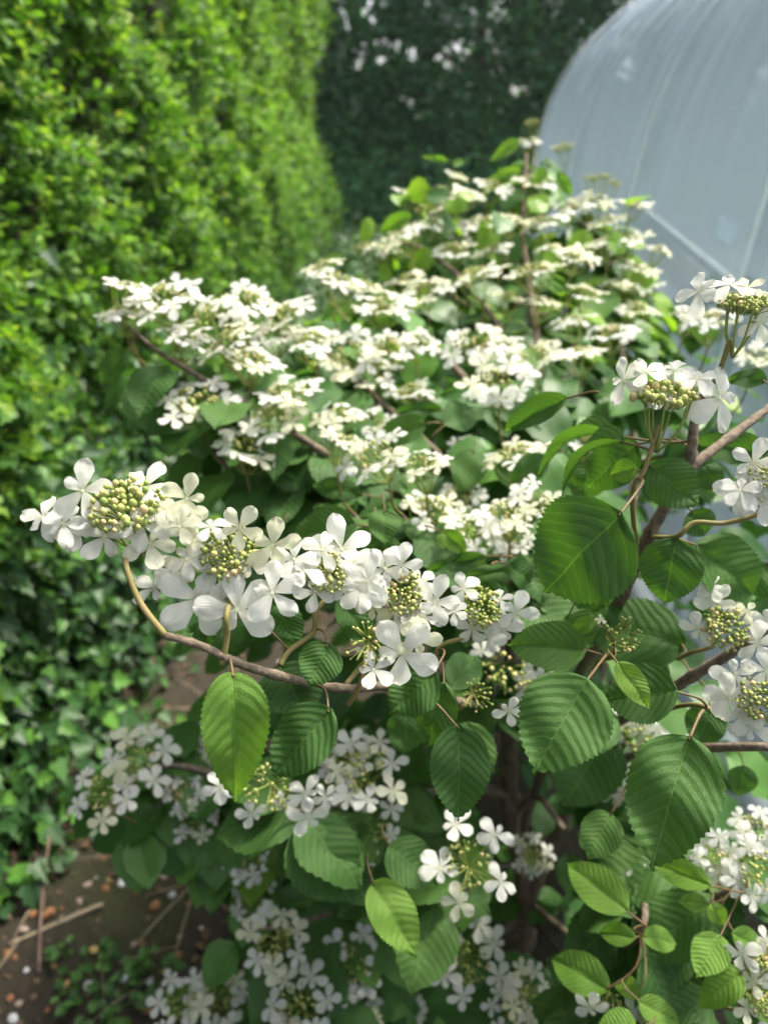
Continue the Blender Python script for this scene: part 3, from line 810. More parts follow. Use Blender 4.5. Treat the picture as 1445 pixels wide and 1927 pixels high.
LEAVES = [  # base, tip, width, depth, tip depth offset
    (1171, 964, 1003, 1120, 205, .45, .02), (1273, 1012, 1246, 1138, 108, .49, .0), (1309, 1024, 1440, 1126, 118, .55, .02), (1222, 875, 1312, 950, 88, .50, -.01),
    (1106, 1276, 1006, 1446, 158, .45, -.02), (1298, 1384, 1224, 1620, 156, .43, -.03), (1275, 1299, 1133, 1312, 108, .50, .02), (1290, 1215, 1100, 1160, 130, .60, .02), (1104, 1222, 955, 1208, 88, .50, .01),
    (625, 1333, 508, 1460, 108, .43, -.01), (528, 1250, 575, 1345, 118, .46, -.02), (620, 1210, 583, 1288, 78, .44, -.01), (820, 1263, 734, 1340, 88, .50, 0), (838, 1284, 800, 1408, 76, .52, 0),
    (863, 1362, 866, 1545, 104, .50, -.02), (849, 1298, 900, 1222, 66, .60, .03), (670, 985, 543, 1008, 84, .70, .02), (724, 958, 724, 1012, 58, .65, -.02), (1068, 748, 940, 806, 52, .60, .03),
    (1200, 832, 1092, 915, 95, .58, .02), (1445, 855, 1298, 830, 62, .62, .03), (1442, 716, 1362, 702, 40, .60, .02), (332, 703, 262, 722, 46, .9, 0), (348, 690, 424, 738, 48, .9, .0), (240, 655, 186, 720, 42, .9, 0), (470, 715, 432, 765, 44, .92, 0),
    (508, 862, 440, 942, 72, .9, -.02), (420, 860, 365, 880, 60, .95, 0), (655, 772, 712, 735, 36, .95, .03), (802, 796, 702, 830, 58, .82, .02), (836, 800, 897, 760, 62, .86, .04), (832, 772, 735, 764, 30, .88, .02), (892, 848, 868, 922, 62, .86, -.02),
    (682, 930, 578, 905, 42, .8, .02), (915, 1046, 785, 1066, 26, .66, .02), (980, 1073, 876, 1082, 36, .66, .02), (700, 990, 680, 1060, 60, .72, 0), (740, 1010, 715, 1080, 50, .72, 0), (560, 880, 500, 960, 70, .9, 0), (520, 1000, 470, 1060, 55, .8, 0),
    (670, 1570, 588, 1662, 92, .78, -.03), (582, 1600, 488, 1632, 62, .85, 0), (660, 1640, 694, 1702, 62, .8, -.02), (730, 1590, 822, 1662, 84, .72, -.02), (1150, 1530, 1108, 1612, 72, .72, -.02),
    (640, 1120, 700, 1215, 60, .58, 0), (520, 1130, 560, 1225, 62, .52, 0), (400, 1165, 385, 1215, 44, .47, 0), (330, 1195, 368, 1185, 24, .45, .02), (395, 1140, 402, 1198, 40, .47, 0), (955, 1060, 1010, 1100, 60, .6, .02),
    (1110, 870, 1095, 940, 80, .66, 0), (1240, 1230, 1180, 1300, 90, .66, 0), (1340, 1330, 1310, 1400, 70, .62, 0), (1060, 1160, 1120, 1215, 80, .62, 0), (1300, 960, 1330, 1010, 60, .62, 0), (930, 1080, 900, 1170, 70, .68, 0),
    (1100, 1090, 1160, 1160, 90, .64, 0), (1320, 870, 1360, 930, 50, .66, 0), (1445, 1060, 1400, 1130, 70, .7, 0), (1400, 1440, 1390, 1500, 50, .75, 0), (770, 1330, 760, 1420, 70, .66, 0), (1030, 860, 960, 905, 50, .78, 0), (1000, 900, 930, 880, 55, .85, 0)]
YLEAVES = [
    (438, 1263, 453, 1493, 130, .40, -.03), (1161, 1246, 1222, 1330, 52, .46, -.01), (1197, 880, 1147, 892, 48, .56, .01), (700, 1660, 788, 1794, 92, .62, -.03), (1182, 1716, 1066, 1622, 80, .62, .04), (1338, 1668, 1222, 1618, 54, .62, .04),
    (1332, 1702, 1277, 1694, 36, .66, .01), (1196, 1766, 1120, 1748, 44, .64, .02), (1208, 1763, 1280, 1772, 50, .64, .0), (1356, 1760, 1312, 1832, 70, .62, -.02), (1396, 1830, 1320, 1882, 66, .60, -.01), (1146, 1866, 1030, 1790, 80, .66, .04),
    (1196, 1882, 1150, 1810, 44, .64, .03), (1200, 1884, 1280, 1926, 50, .62, -.01), (1200, 1935, 1128, 1925, 64, .6, .0), (1376, 1756, 1442, 1790, 50, .62, 0), (1336, 1700, 1368, 1748, 38, .62, -.01), (1120, 1165, 1068, 1190, 34, .5, .0), (830, 1000, 892, 1042, 40, .66, 0),
    (776, 405, 702, 432, 32, 1.3, .02), (978, 264, 925, 298, 26, 1.45, .0), (982, 320, 924, 332, 20, 1.45, .0), (1048, 325, 1076, 366, 24, 1.45, 0), (845, 305, 796, 292, 14, 1.45, 0), (850, 310, 876, 300, 14, 1.45, 0), (1030, 320, 1000, 345, 24, 1.4, 0), (640, 480, 610, 500, 26, 1.25, 0)]
for L_ in LEAVES: leaf(*L_)
for L_ in YLEAVES: leaf(*L_, young=True)
leaf(1176, 832, 1022, 815, 60, .5, .04, face=0.25, var=ARCH)
leaf(1150, 820, 1000, 770, 46, .56, .05, face=0.2, var=ARCH)

# ---- flower parts
def petal(b, ang, L, W, cup, curl, rg, m=0):
    SS = (0, .12, .28, .45, .62, .76, .87, .95, 1.0); k = 2
    ca, sa = math.cos(ang), math.sin(ang)
    asy = rg.uniform(-.2, .2); notch = rg.uniform(-.03, .06); wv_ph = rg.uniform(0, 6)
    rows = []
    uvs = {}
    for s in SS:
        wv = W * (0.07 + 0.93 * (s / .62) ** 0.85 if s < .62 else 1.0) * math.sqrt(max(0.0, 1 - (max(0, s - .60) / .405) ** 2.2))
        r = []
        for j in range(-k, k + 1):
            t = j / k
            x = t * wv * .5 + asy * s * s * L * .5
            y = 0.03 * L + L * s - (notch * L * (1 - abs(t)) if s > .9 else 0)
            z = cup * s * L - curl * s * s * L + (0.10 - 0.22 * s) * abs(t) * wv + 0.03 * math.sin(wv_ph + 6 * s + 2.5 * t) * s + 0.012 * math.sin(wv_ph * 3 + 13 * s - 4 * t) * s
            r.append(len(b.v)); uvs[len(b.v)] = (s, t * .5 + .5 + ang)
            b.v.append((x * ca - y * sa, x * sa + y * ca, z))
        rows.append(r)
    for i in range(len(SS) - 1):
        for j in range(2 * k):
            q = (rows[i][j], rows[i][j + 1], rows[i + 1][j + 1], rows[i + 1][j])
            b.face(q, m, [uvs[p] for p in q])
def floret_mesh(seed, mat):
    rg = random.Random(seed)
    b = MB()
    small = rg.randrange(5)
    for i in range(5):
        L = 0.5 * rg.uniform(0.88, 1.08) * (0.62 if i == small else 1)
        petal(b, i * 2 * math.pi / 5 + rg.uniform(-.13, .13), L, L * rg.uniform(0.56, 0.74), rg.uniform(-.05, 0.24), rg.uniform(-.05, 0.34), rg)
    k = len(b.v)                                             # tiny eye
    b.v += [(0.03 * math.cos(a), 0.03 * math.sin(a), 0.02) for a in (0, 1.26, 2.5, 3.8, 5.0)]
    b.face([k + i for i in range(5)], 0, [(0, 0)] * 5)
    return b.mesh('floret', mat)
FW_ = [floret_mesh(i, M_PETAL) for i in range(10)]
FC_ = [floret_mesh(i + 40, M_CREAM) for i in range(5)]
def buds_mesh(seed, n, nu=7, nv=5):
    """domed cushion of round buds, unit radius"""
    rg = random.Random(seed)
    b = MB()
    pts = []
    k = 0
    while len(pts) < n and k < 4000:
        k += 1
        r = math.sqrt(rg.uniform(0, 1)); a = rg.uniform(0, 6.28)
        p = Vector((r * math.cos(a), r * math.sin(a), 0.30 * (1 - r * r) + rg.uniform(-.12, .12)))
        if all((p - q).length > 0.145 for q in pts): pts.append(p)
    for p in pts:
        r = rg.choice((rg.uniform(.045, .07), rg.uniform(.06, .095), rg.uniform(.08, .125)))
        b.ball(p, r, nu, nv, 0, (1, 1, 1.25))
    for p in pts[::2] if n > 30 else pts:
        b.tube([(p.x * .5, p.y * .5, -0.35), (p.x * .95, p.y * .95, p.z - .05)], 0.025, 4, 1)
    return b.mesh('bud_cluster', [M_BUD, M_RAY])
BH = [buds_mesh(i, 96) for i in range(3)]
BF = [buds_mesh(i + 9, 36, 6, 4) for i in range(3)]
BS = [buds_mesh(i + 20, 22, 7, 5) for i in range(2)]

# ---- skeleton: trunk and laid-out branches, twigs are grown onto them
SK = []                                                      # (point, path length to the root)
def branch_mesh(P, r0, r1, n=7, mat=M_TWIG):
    b = MB(); k = len(P)
    rad = []
    for i in range(k):
        r = r0 + (r1 - r0) * (i / (k - 1)) ** 0.8
        rad.append(r * (1 + (0.22 if i % 9 == 4 else 0)))
    b.tube(P, rad, n, 0, True, 0.07)
    return b.mesh('branch', mat)
def lay(pts, r0, r1, name='branch', mat=M_TWIG, n=7, sub=7):
    P = smooth_path(pts, sub)
    o = link(name, branch_mesh(P, r0, r1, n, mat), vib)
    SK.extend(P)
    return P
tb = [TRUNK + Vector((0, 0, -.03)), at(992, 1770, 1.52), at(985, 1660, 1.36), at(962, 1540, 1.22), at(958, 1400, 1.12), at(962, 1250, 1.04), at(985, 1050, 1.02), at(990, 850, 1.10), at(1010, 650, 1.25), at(985, 450, 1.42), at(990, 290, 1.5)]
lay(tb, 0.019, 0.004, 'trunk', M_BARK, 10)
lay([at(992, 1700, 1.40), at(1030, 1610, 1.30), at(1062, 1545, 1.22), at(1072, 1450, 1.15), at(1120, 1300, 1.05), at(1180, 1050, 1.05), at(1190, 800, 1.2), at(1150, 560, 1.4)], 0.013, 0.004)
lay([at(962, 1540, 1.22), at(1010, 1500, 1.12), at(1060, 1560, 1.05)], 0.006, 0.004)
lay([at(960, 1330, 1.08), at(930, 1330, .9), at(850, 1318, .68), at(740, 1292, .53), at(660, 1296, .475), at(590, 1288, .455), at(490, 1262, .425), at(440, 1245, .412), at(380, 1216, .405), at(312, 1196, .40)], 0.0040, 0.0020)   # the low front branch
lay([at(985, 1560, 1.25), at(1060, 1330, .95), at(1130, 1200, .72), at(1168, 1125, .62), at(1205, 1040, .57), at(1250, 955, .55), at(1300, 882, .54), at(1370, 825, .55), at(1450, 765, .57)], 0.0070, 0.0030)                         # right branch
lay([at(1298, 882, .54), at(1302, 830, .535), at(1312, 770, .53), at(1340, 715, .52)], 0.004, 0.003)
lay([at(1060, 1400, 1.0), at(1140, 1370, .85), at(1200, 1335, .72), at(1290, 1280, .64), at(1380, 1225, .6), at(1450, 1180, .58)], 0.007, 0.0035)
lay([at(1010, 1450, 1.12), at(1150, 1430, .85), at(1300, 1410, .62), at(1445, 1405, .55)], 0.006, 0.003)
lay([at(965, 1180, 1.03), at(820, 980, .95), at(640, 870, .9), at(480, 770, .88), at(360, 700, .87), at(290, 655, .86), at(246, 618, .85)], 0.0065, 0.0022)   # left tier
lay([at(970, 1130, 1.02), at(860, 900, .98), at(720, 760, 1.0), at(600, 650, 1.05), at(500, 610, 1.08)], 0.006, 0.0022)
lay([at(990, 870, 1.1), at(880, 720, 1.1), at(760, 600, 1.15), at(650, 545, 1.2)], 0.007, 0.003)
lay([at(1000, 720, 1.2), at(900, 560, 1.3), at(800, 470, 1.38), at(735, 455, 1.4)], 0.006, 0.003)
lay([at(970, 1500, 1.2), at(860, 1480, 1.05), at(700, 1520, .95), at(520, 1490, .95), at(330, 1440, .97), at(230, 1475, .95)], 0.008, 0.003)  # low left
lay([at(985, 1620, 1.33), at(860, 1650, 1.2), at(700, 1700, 1.1), at(540, 1740, 1.02), at(450, 1750, 1.0)], 0.007, 0.003)
lay([at(990, 1720, 1.45), at(860, 1800, 1.28), at(650, 1860, 1.12), at(420, 1880, 1.08)], 0.007, 0.003)
lay([at(1000, 1700, 1.4), at(1100, 1780, 1.1), at(1190, 1770, .72), at(1215, 1700, .70)], 0.006, 0.003)
lay([at(1010, 1740, 1.45), at(1150, 1900, 1.0), at(1230, 1880, .72)], 0.006, 0.003)
lay([at(1010, 1730, 1.45), at(1200, 1800, 1.0), at(1290, 1760, .72), at(1350, 1690, .68), at(1400, 1670, .66)], 0.006, 0.003)

NFL = [0]
HEADS = []
def place_florets(head, lst, D, M_head):
    for u, v, d, n, cream in lst:
        c = at(u, v, D + uni(-.006, .006))
        toc = (CAM - c); hz = Vector((toc.x, toc.y, 0)).normalized()
        nn = (RT * n[0] + Vector((0, 0, 1)) * n[1] + hz * n[2]).normalized()
        s = d * D / FPX * 1.02
        o = link('floret', RNG.choice(FC_ if cream else FW_), head, frame(c, Matrix.Rotation(uni(0, 6.28), 3, nn) @ nn.orthogonal(), nn, s, s, s))
        NFL[0] += 1
def head(u, v, rx, D, nfl=None, n=None, florets=None, buds='auto', bscale=None, stalk=None, cream=0.18, ring=1.0, name='flower_head'):
    """one flat-topped flower head: stalk and rays, a bud cushion, a ring of florets"""
    c = at(u, v, D)
    R = rx * D / FPX
    out = (c - TRUNK); out.z = 0
    out = out.normalized() if out.length > 1e-3 else Vector((0, -1, 0))
    if n is None: n = Vector((0, 0, 1)) + out * uni(-.05, 0.4) + Vector((uni(-.38, .38), uni(-.38, .3), 0)) + (CAM - c).normalized() * .12
    else: n = RT * n[0] + Vector((0, 0, 1)) * n[1] + Vector((0, -1, 0)) * n[2]
    n = n.normalized()
    Mh = frame(c, Matrix.Rotation(uni(0, 6.28), 3, n) @ n.orthogonal(), n)
    br = bscale * D / FPX if bscale else R * 0.56
    hub = c - n * (0.022 + br * .75)
    if stalk:
        P = [hub] + [at(*q) for q in stalk]
        SK.extend(smooth_path(P, 5)[4:])
    else:
        drop = uni(.035, .06)
        P = [hub, hub + Vector((0, 0, -drop * .6)) - out * .006, hub + Vector((0, 0, -drop)) - out * .022]
    b = MB()
    inv = Mh.inverted()
    rs = 0.00135 if D < 0.62 else 0.0012
    b.tube([inv @ p for p in smooth_path(P, 6)], list(np.linspace(rs * 1.05, rs * 1.35, 6 * (len(P) - 1) + 1)), 7, 0)
    nr = 7 if D < .62 else 5
    for i in range(nr):
        a = i * 6.283 / nr + .3
        tip = Vector((math.cos(a), math.sin(a), 0)) * br * uni(.55, .85)
        b.tube(smooth_path([inv @ hub, (inv @ hub) * .45 + tip * .75 + Vector((0, 0, -.004)), tip], 3), rs * .55, 5, 1)
    ft = []
    if florets is None:
        k = nfl if nfl is not None else RNG.choice((5, 6, 6, 7, 7, 8))
        a0 = uni(0, 6.28)
        for i in range(k):
            a = a0 + i * 6.283 / k + uni(-.18, .18)
            rr = R * uni(.66, .82) * ring
            p = Vector((math.cos(a) * rr, math.sin(a) * rr, uni(-.004, .005)))
            tl = uni(-.35, .55)
            nl = Vector((math.cos(a) * tl + uni(-.2, .2), math.sin(a) * tl + uni(-.2, .2), 1)).normalized()
            ft.append((p, nl, min(0.040, max(.022, R * uni(.78, 1.0))), RNG.random() < cream))
            b.tube(smooth_path([inv @ hub, (inv @ hub) * .4 + p * .7 + Vector((0, 0, -.006)), p - nl * .001], 3), rs * .45, 5, 1)
    h = link(name, b.mesh(name, [M_STALK, M_RAY]), vib, Mh)
    if buds:
        me = RNG.choice({'auto': BH if D < .62 else BF, 'few': BS}[buds])
        tag(link('bud_cluster', me, h, Mh @ Matrix.Diagonal((br, br, br, 1))), kind='stuff')
    for p, nl, s, cr in ft:
        wn = (Mh.to_3x3() @ nl).normalized()
        link('floret', RNG.choice(FC_ if cr else FW_), h, frame(Mh @ p, Matrix.Rotation(uni(0, 6.28), 3, wn) @ wn.orthogonal(), wn, s, s, s))
    NFL[0] += len(ft)
    if florets: place_florets(h, florets, D, Mh)
    HEADS.append((c, P[-1], out, D, bool(stalk)))
    return h

F0, F1, F2, F3 = (0, .9, .4), (0, .75, .65), (0, .5, .85), (0, .3, .95)
head(240, 950, 95, .41, n=(0, 1, .30), bscale=74, stalk=[(236, 1050, .405), (262, 1130, .40), (312, 1196, .40)], florets=[
    (156, 923, 112, (.25, .4, .85), 0), (82, 974, 100, (-.35, .8, .45), 0), (119, 986, 92, (-.2, .9, .4), 0), (198, 1010, 125, (.1, .7, .7), 0), (277, 915, 112, (0, .85, .45), 0), (347, 969, 92, (.2, .55, .8), 1),
    (352, 938, 96, (.2, .4, .9), 1), (267, 986, 108, (0, .65, .75), 0), (282, 1022, 104, (0, .7, .7), 1), (352, 1052, 80, (0, .7, .7), 0), (338, 990, 84, (.1, .5, .8), 1), (150, 1000, 80, (-.1, .95, .3), 0)])
head(432, 1040, 80, .415, n=(0, .8, .6), bscale=58, stalk=[(428, 1150, .405), (427, 1200, .408), (418, 1250, .41)], florets=[
    (410, 1077, 118, (-.1, .5, .85), 0), (373, 1127, 150, (0, .3, .95), 0), (446, 1146, 152, (.05, .35, .93), 0), (513, 1115, 122, (.1, .5, .85), 0), (450, 994, 92, (.1, .25, .95), 1), (513, 1025, 112, (.35, .2, .9), 1),
    (396, 991, 70, F0, 0), (554, 1052, 90, F1, 0), (570, 1070, 84, F0, 0), (292, 1106, 96, (-.3, .9, .35), 0), (347, 1052, 86, F2, 1), (330, 1075, 80, F1, 0), (470, 1060, 60, F1, 1)])
head(620, 1076, 70, .44, n=(0, .8, .55), bscale=44, stalk=[(594, 1150, .445), (590, 1190, .45), (545, 1225, .445), (527, 1252, .44)], florets=[
    (643, 1032, 128, (0, .65, .75), 0), (607, 1035, 80, F1, 0), (662, 1063, 86, F1, 0), (593, 1113, 76, F2, 0), (648, 1107, 88, F1, 0), (678, 1110, 88, F1, 0), (693, 1093, 98, F2, 0), (575, 1085, 70, F1, 0)])
head(760, 1116, 70, .475, n=(0, .75, .6), bscale=46, stalk=[(735, 1165, .48), (715, 1200, .48), (690, 1240, .485), (650, 1290, .475)], florets=[
    (725, 1070, 96, F1, 0), (756, 1062, 76, (0, .4, .9), 0), (791, 1095, 60, F1, 0), (818, 1132, 100, (.1, .45, .85), 0), (743, 1145, 96, (-.3, .3, .9), 0), (799, 1160, 84, F0, 0), (703, 1142, 72, F1, 1), (693, 1108, 90, F1, 0), (855, 1151, 54, F1, 0), (775, 1165, 60, F0, 0)])
head(905, 1142, 70, .53, n=(.1, .75, .6), bscale=40, stalk=[(885, 1195, .54), (830, 1215, .54), (815, 1250, .55), (800, 1300, .60)], florets=[
    (871, 1108, 68, F1, 0), (969, 1153, 86, (.2, .3, .92), 0), (888, 1182, 66, F2, 0), (946, 1185, 78, F2, 0), (921, 1197, 62, F2, 0), (940, 1128, 52, F0, 0)])
head(693, 1212, 60, .45, n=(0, .5, .85), bscale=44, buds='few', stalk=[(685, 1262, .455), (672, 1300, .46), (655, 1325, .465)], florets=[(757, 1229, 135, (.05, .25, .97), 0), (703, 1260, 84, F0, 0), (785, 1203, 90, (.3, .35, .9), 1)])
head(900, 1308, 50, .55, n=(0, .6, .8), bscale=32, buds='few', stalk=[(870, 1330, .56), (845, 1345, .6)], florets=[(957, 1338, 62, (.1, .3, .95), 0)])
head(955, 1258, 60, .75, n=(0, .5, .85), bscale=48, florets=[(985, 1290, 62, F3, 0), (1010, 1275, 70, F3, 0), (905, 1225, 40, F1, 0), (1010, 1240, 40, F1, 0), (930, 1215, 44, F1, 0)])
head(1250, 744, 90, .48, n=(0, 1, -.05), bscale=62, stalk=[(1239, 800, .49), (1212, 885, .495), (1194, 910, .50), (1190, 965, .52), (1200, 1040, .57)], florets=[
    (1172, 716, 92, (-.6, .3, .7), 0), (1266, 724, 96, (0, .75, .55), 0), (1269, 696, 86, (0, .92, .3), 0), (1352, 748, 130, (.5, .4, .7), 0), (1239, 749, 84, (0, 1, .02), 0), (1310, 712, 76, F0, 0), (1215, 700, 80, F0, 0)])
head(1398, 572, 70, .48, n=(0, 1, .0), bscale=48, stalk=[(1373, 640, .49), (1356, 690, .50), (1340, 716, .52)], florets=[
    (1316, 548, 92, (-.55, .55, .55), 0), (1372, 537, 112, (0, .93, .25), 0), (1430, 606, 80, (.1, .2, .95), 0), (1440, 560, 60, F1, 1), (1405, 542, 60, F0, 1)])
head(1446, 892, 60, .46, n=(0, .8, .55), bscale=34, stalk=[(1435, 962, .47), (1365, 984, .475), (1305, 984, .48), (1272, 1010, .49), (1225, 1010, .56)], florets=[(1416, 872, 92, F2, 0), (1405, 912, 112, F2, 0), (1433, 940, 92, F2, 0), (1392, 922, 80, F1, 0)])
head(1366, 1180, 75, .55, n=(0, .6, .8), bscale=46, stalk=[(1345, 1212, .56), (1300, 1228, .57), (1275, 1240, .6)], florets=[(1345, 1132, 78, F3, 0), (1313, 1184, 74, F3, 0), (1424, 1210, 78, F2, 0), (1338, 1104, 60, F1, 0), (1440, 1165, 60, F2, 0), (1405, 1150, 46, F1, 1)])
head(1432, 1312, 75, .48, n=(0, .6, .8), bscale=44, stalk=[(1372, 1355, .49), (1320, 1328, .51), (1272, 1330, .55), (1230, 1345, .66)], florets=[(1381, 1269, 88, F3, 0), (1372, 1313, 92, (-.1, .4, .9), 0), (1413, 1370, 80, F2, 0), (1396, 1345, 76, F2, 0), (1440, 1262, 80, F2, 0)])
head(1176, 1196, 40, .50, n=(0, .7, .7), bscale=38, buds='few', stalk=[(1155, 1235, .505), (1125, 1245, .52), (1110, 1275, .6)], florets=[(1130, 1165, 22, F1, 1)])
head(1192, 1412, 85, .80, n=(0, .55, .8)); head(1245, 1380, 70, .82, n=(0, .6, .8)); head(1165, 1460, 50, .85)
head(1345, 1612, 48, .66, n=(0, .6, .8)); head(1428, 1640, 66, .64, n=(0, .6, .8)); head(1425, 1560, 50, .74)
head(1438, 1800, 50, .60, florets=[(1395, 1795, 70, (-.4, .5, .7), 0), (1440, 1770, 50, F1, 0)]); head(1440, 1885, 55, .6, n=(0, .7, .7)); head(1222, 1690, 44, .72, florets=[(1212, 1662, 62, F2, 0), (1265, 1730, 50, F0, 0)])
head(1150, 1885, 40, .66, buds='few', florets=[(1110, 1895, 62, F3, 0)]); head(1225, 1915, 45, .66, florets=[(1232, 1922, 62, F2, 0), (1195, 1905, 50, F2, 0)])
head(500, 1488, 50, .68, n=(0, .6, .8), bscale=48, florets=[(475, 1532, 60, F3, 0), (532, 1512, 44, F1, 0), (575, 1492, 74, (.2, .3, .9), 0), (580, 1538, 80, (0, .2, .95), 0), (612, 1500, 50, F2, 0), (415, 1480, 66, F2, 0)])
MID = [(310, 558, 66, .85), (245, 545, 50, .85), (232, 585, 52, .85), (385, 596, 62, .86), (350, 632, 52, .86), (425, 640, 66, .87), (462, 566, 58, .92), (535, 590, 60, .95), (520, 628, 52, .95), (585, 640, 56, .95), (478, 676, 52, .88),
       (368, 752, 70, .85), (540, 736, 64, .86), (508, 786, 64, .86), (475, 838, 72, .86), (640, 530, 56, 1.05), (605, 500, 40, 1.1), (722, 574, 52, 1.1), (660, 665, 56, 1.0), (730, 652, 56, 1.0), (785, 645, 40, 1.02), (705, 700, 58, 1.0), (772, 735, 50, 1.0), (635, 782, 50, .92), (702, 792, 36, .95),
       (650, 828, 52, .78), (700, 856, 66, .76), (792, 872, 60, .74), (890, 642, 60, 1.0), (950, 652, 36, 1.02), (1000, 672, 52, 1.02), (938, 722, 74, .88), (968, 852, 68, .84), (815, 955, 62, .78), (888, 995, 60, .74), (950, 965, 62, .74), (1010, 945, 52, .76), (860, 935, 50, .86), (960, 1010, 40, .8), (880, 840, 40, 1.0),
       (1090, 665, 50, 1.1), (1150, 625, 48, 1.2), (1335, 600, 56, .95), (1425, 670, 46, 1.0), (1300, 590, 40, .98), (1110, 830, 36, .9)]
BACK = [(755, 442, 48, 1.3), (690, 540, 40, 1.2), (762, 525, 42, 1.3), (800, 545, 48, 1.25), (770, 362, 24, 1.42), (840, 385, 36, 1.4), (880, 365, 36, 1.42), (925, 350, 44, 1.45), (1008, 340, 40, 1.45), (995, 266, 30, 1.5), (1190, 385, 44, 1.42), (1120, 378, 40, 1.45), (1075, 392, 34, 1.45), (900, 420, 44, 1.4), (960, 412, 46, 1.4),
        (1020, 420, 46, 1.4), (890, 522, 62, 1.25), (1000, 508, 60, 1.25), (1085, 482, 44, 1.3), (1135, 455, 40, 1.35), (1175, 450, 46, 1.35), (1205, 505, 42, 1.35), (1105, 552, 44, 1.25), (1020, 570, 44, 1.25), (1195, 580, 42, 1.3), (1075, 605, 40, 1.2), (1170, 540, 40, 1.35), (850, 470, 40, 1.35), (930, 470, 44, 1.35), (820, 420, 34, 1.4), (960, 560, 44, 1.25), (1040, 470, 40, 1.35), (1140, 415, 36, 1.42), (860, 330, 20, 1.45), (720, 470, 34, 1.32), (1215, 540, 36, 1.4), (1240, 470, 30, 1.42)]
LOW = [(192, 1490, 58, .92), (260, 1428, 66, .95), (345, 1492, 38, .95), (368, 1542, 42, .98), (412, 1385, 46, 1.02), (425, 1440, 44, 1.0), (690, 1452, 74, .78), (702, 1552, 56, .80), (650, 1420, 50, .8), (470, 1612, 46, 1.0), (474, 1690, 42, 1.02), (516, 1768, 60, .93), 
       (886, 1622, 84, .68), (664, 1812, 60, 1.0), (885, 1806, 72, .88), (992, 1868, 50, .85), (560, 1892, 66, .92), (412, 1878, 54, 1.05), (340, 1888, 54, 1.02), (665, 1912, 52, 1.0), (960, 1900, 46, .88), (1000, 1610, 40, 1.0), (760, 1900, 40, 1.15)]
for a in MID: head(a[0], a[1], a[2] * uni(.9, 1.08), a[3], cream=.25)
for a in BACK: head(a[0], a[1], a[2] * uni(.8, 1.15), a[3], nfl=RNG.choice((4, 5, 6, 6, 7)), cream=.5)
for a in LOW: head(*a, nfl=RNG.choice((5, 6, 6, 7)), n=(uni(-.2, .2), .75, uni(.35, .7)), cream=.2, ring=1.06)
for u, v, rx, D in ((682, 466, 20, 1.35), (1000, 230, 14, 1.5), (1060, 278, 20, 1.5), (1110, 335, 14, 1.45), (1130, 335, 16, 1.45), (1155, 345, 14, 1.45), (800, 395, 22, 1.42), (830, 360, 20, 1.42)):
    head(u, v, rx, D, nfl=(1 if rx == 20 and u > 1000 else 0), bscale=rx)

for q_ in PET: add_petiole(*q_)
# ---- twigs from every flower stalk to the skeleton, with leaf pairs
def fill_leaf(P, d, L, young, n=None):
    me = RNG.choice(FYV if young else FLV)
    if n is None: n = Vector((uni(-.3, .3), uni(-.5, .1), 1))
    return frame(P, d, n, L * uni(.9, 1.12), L, L)
FILL = []                                                    # (matrix, young)
order = sorted([h for h in HEADS if not h[4]], key=lambda h: (h[1] - TRUNK).length)
for c, N0, out, D, _ in order:
    rN = (Vector((N0.x, N0.y, 0)) - Vector((TRUNK.x, TRUNK.y, 0))).length
    best, bc = None, 1e9
    for q in SK:
        rq = math.hypot(q.x - TRUNK.x, q.y - TRUNK.y)
        cst = (q - N0).length + max(0, rq - rN) * 1.5 + max(0, q.z - N0.z + .01) * 1.2
        if cst < bc: best, bc = q, cst
    d = N0 - best
    mid = best.lerp(N0, .55) + Vector((uni(-.01, .01), uni(-.01, .01), -0.10 * d.length))
    P = smooth_path([best, mid, N0], 6)
    link('branch', branch_mesh(P, 0.0034, 0.0019, 6), vib)
    SK.extend(P[3:])
    young = (D > 1.15 and RNG.random() < .8) or RNG.random() < .05
    a0 = math.atan2(out.y, out.x)
    for k, (t, num) in enumerate(((1.0, 2), (.8, 2), (.45, 2))):
        if k == 2 and d.length < .08: continue
        p = P[int(t * (len(P) - 1))]
        for s in (-1, 1):
            a = a0 + s * uni(.7, 1.9) + uni(-.3, .3)
            FILL.append((fill_leaf(p + Vector((math.cos(a), math.sin(a), 0)) * .012, Vector((math.cos(a), math.sin(a), uni(-.75, .05))), uni(.055, .095), young), young, (p - CAM).length))
for P_ in range(0, len(SK), 4):
    p = SK[P_]
    if (p - CAM).length < .75 or p.z < .25: continue
    a = uni(0, 6.28)
    for s in (0, math.pi):
        d = Vector((math.cos(a + s), math.sin(a + s), uni(-.7, .1)))
        FILL.append((fill_leaf(p + d * .015, d, uni(.055, .09), False), False, (p - CAM).length))
for i in range(70):                                          # bright young leaves between the sunlit heads
    D = uni(1.3, 1.52)
    c = at(uni(690, 1230), uni(350, 640), D)
    a = uni(0, 6.28)
    d = Vector((math.cos(a), math.sin(a) * .6, uni(-.6, .6)))
    FILL.append((fill_leaf(c, d, uni(.032, .058), True, Vector((uni(-.5, .5), uni(-1.0, -.2), uni(.3, .9)))), RNG.random() < .8, 3.0))
def pix(p):
    q = p - CAM; z = q.dot(FW); return 722.5 + FPX * q.x / z, 963.5 - FPX * q.dot(UPV) / z, z
def keep(p):                                                  # the open heart of the shrub, where the stems show
    u, v, z = pix(p)
    if 905 < u < 1085 and 1370 < v < 1800 and z < 1.35: return False
    if u > 1300 and v > 900 and RNG.random() < .55: return False
    if u < 480 and 620 < v < 880 and RNG.random() < .6: return False
    return p.x < .72
FILL = [f for f in FILL if keep(f[0].translation + f[0].to_3x3() @ Vector((0, .5, 0)))]
FILL.sort(key=lambda q: q[2])
def leaf_object(M, young): return link('leaf', RNG.choice(FYV if young else FLV), vib, M)
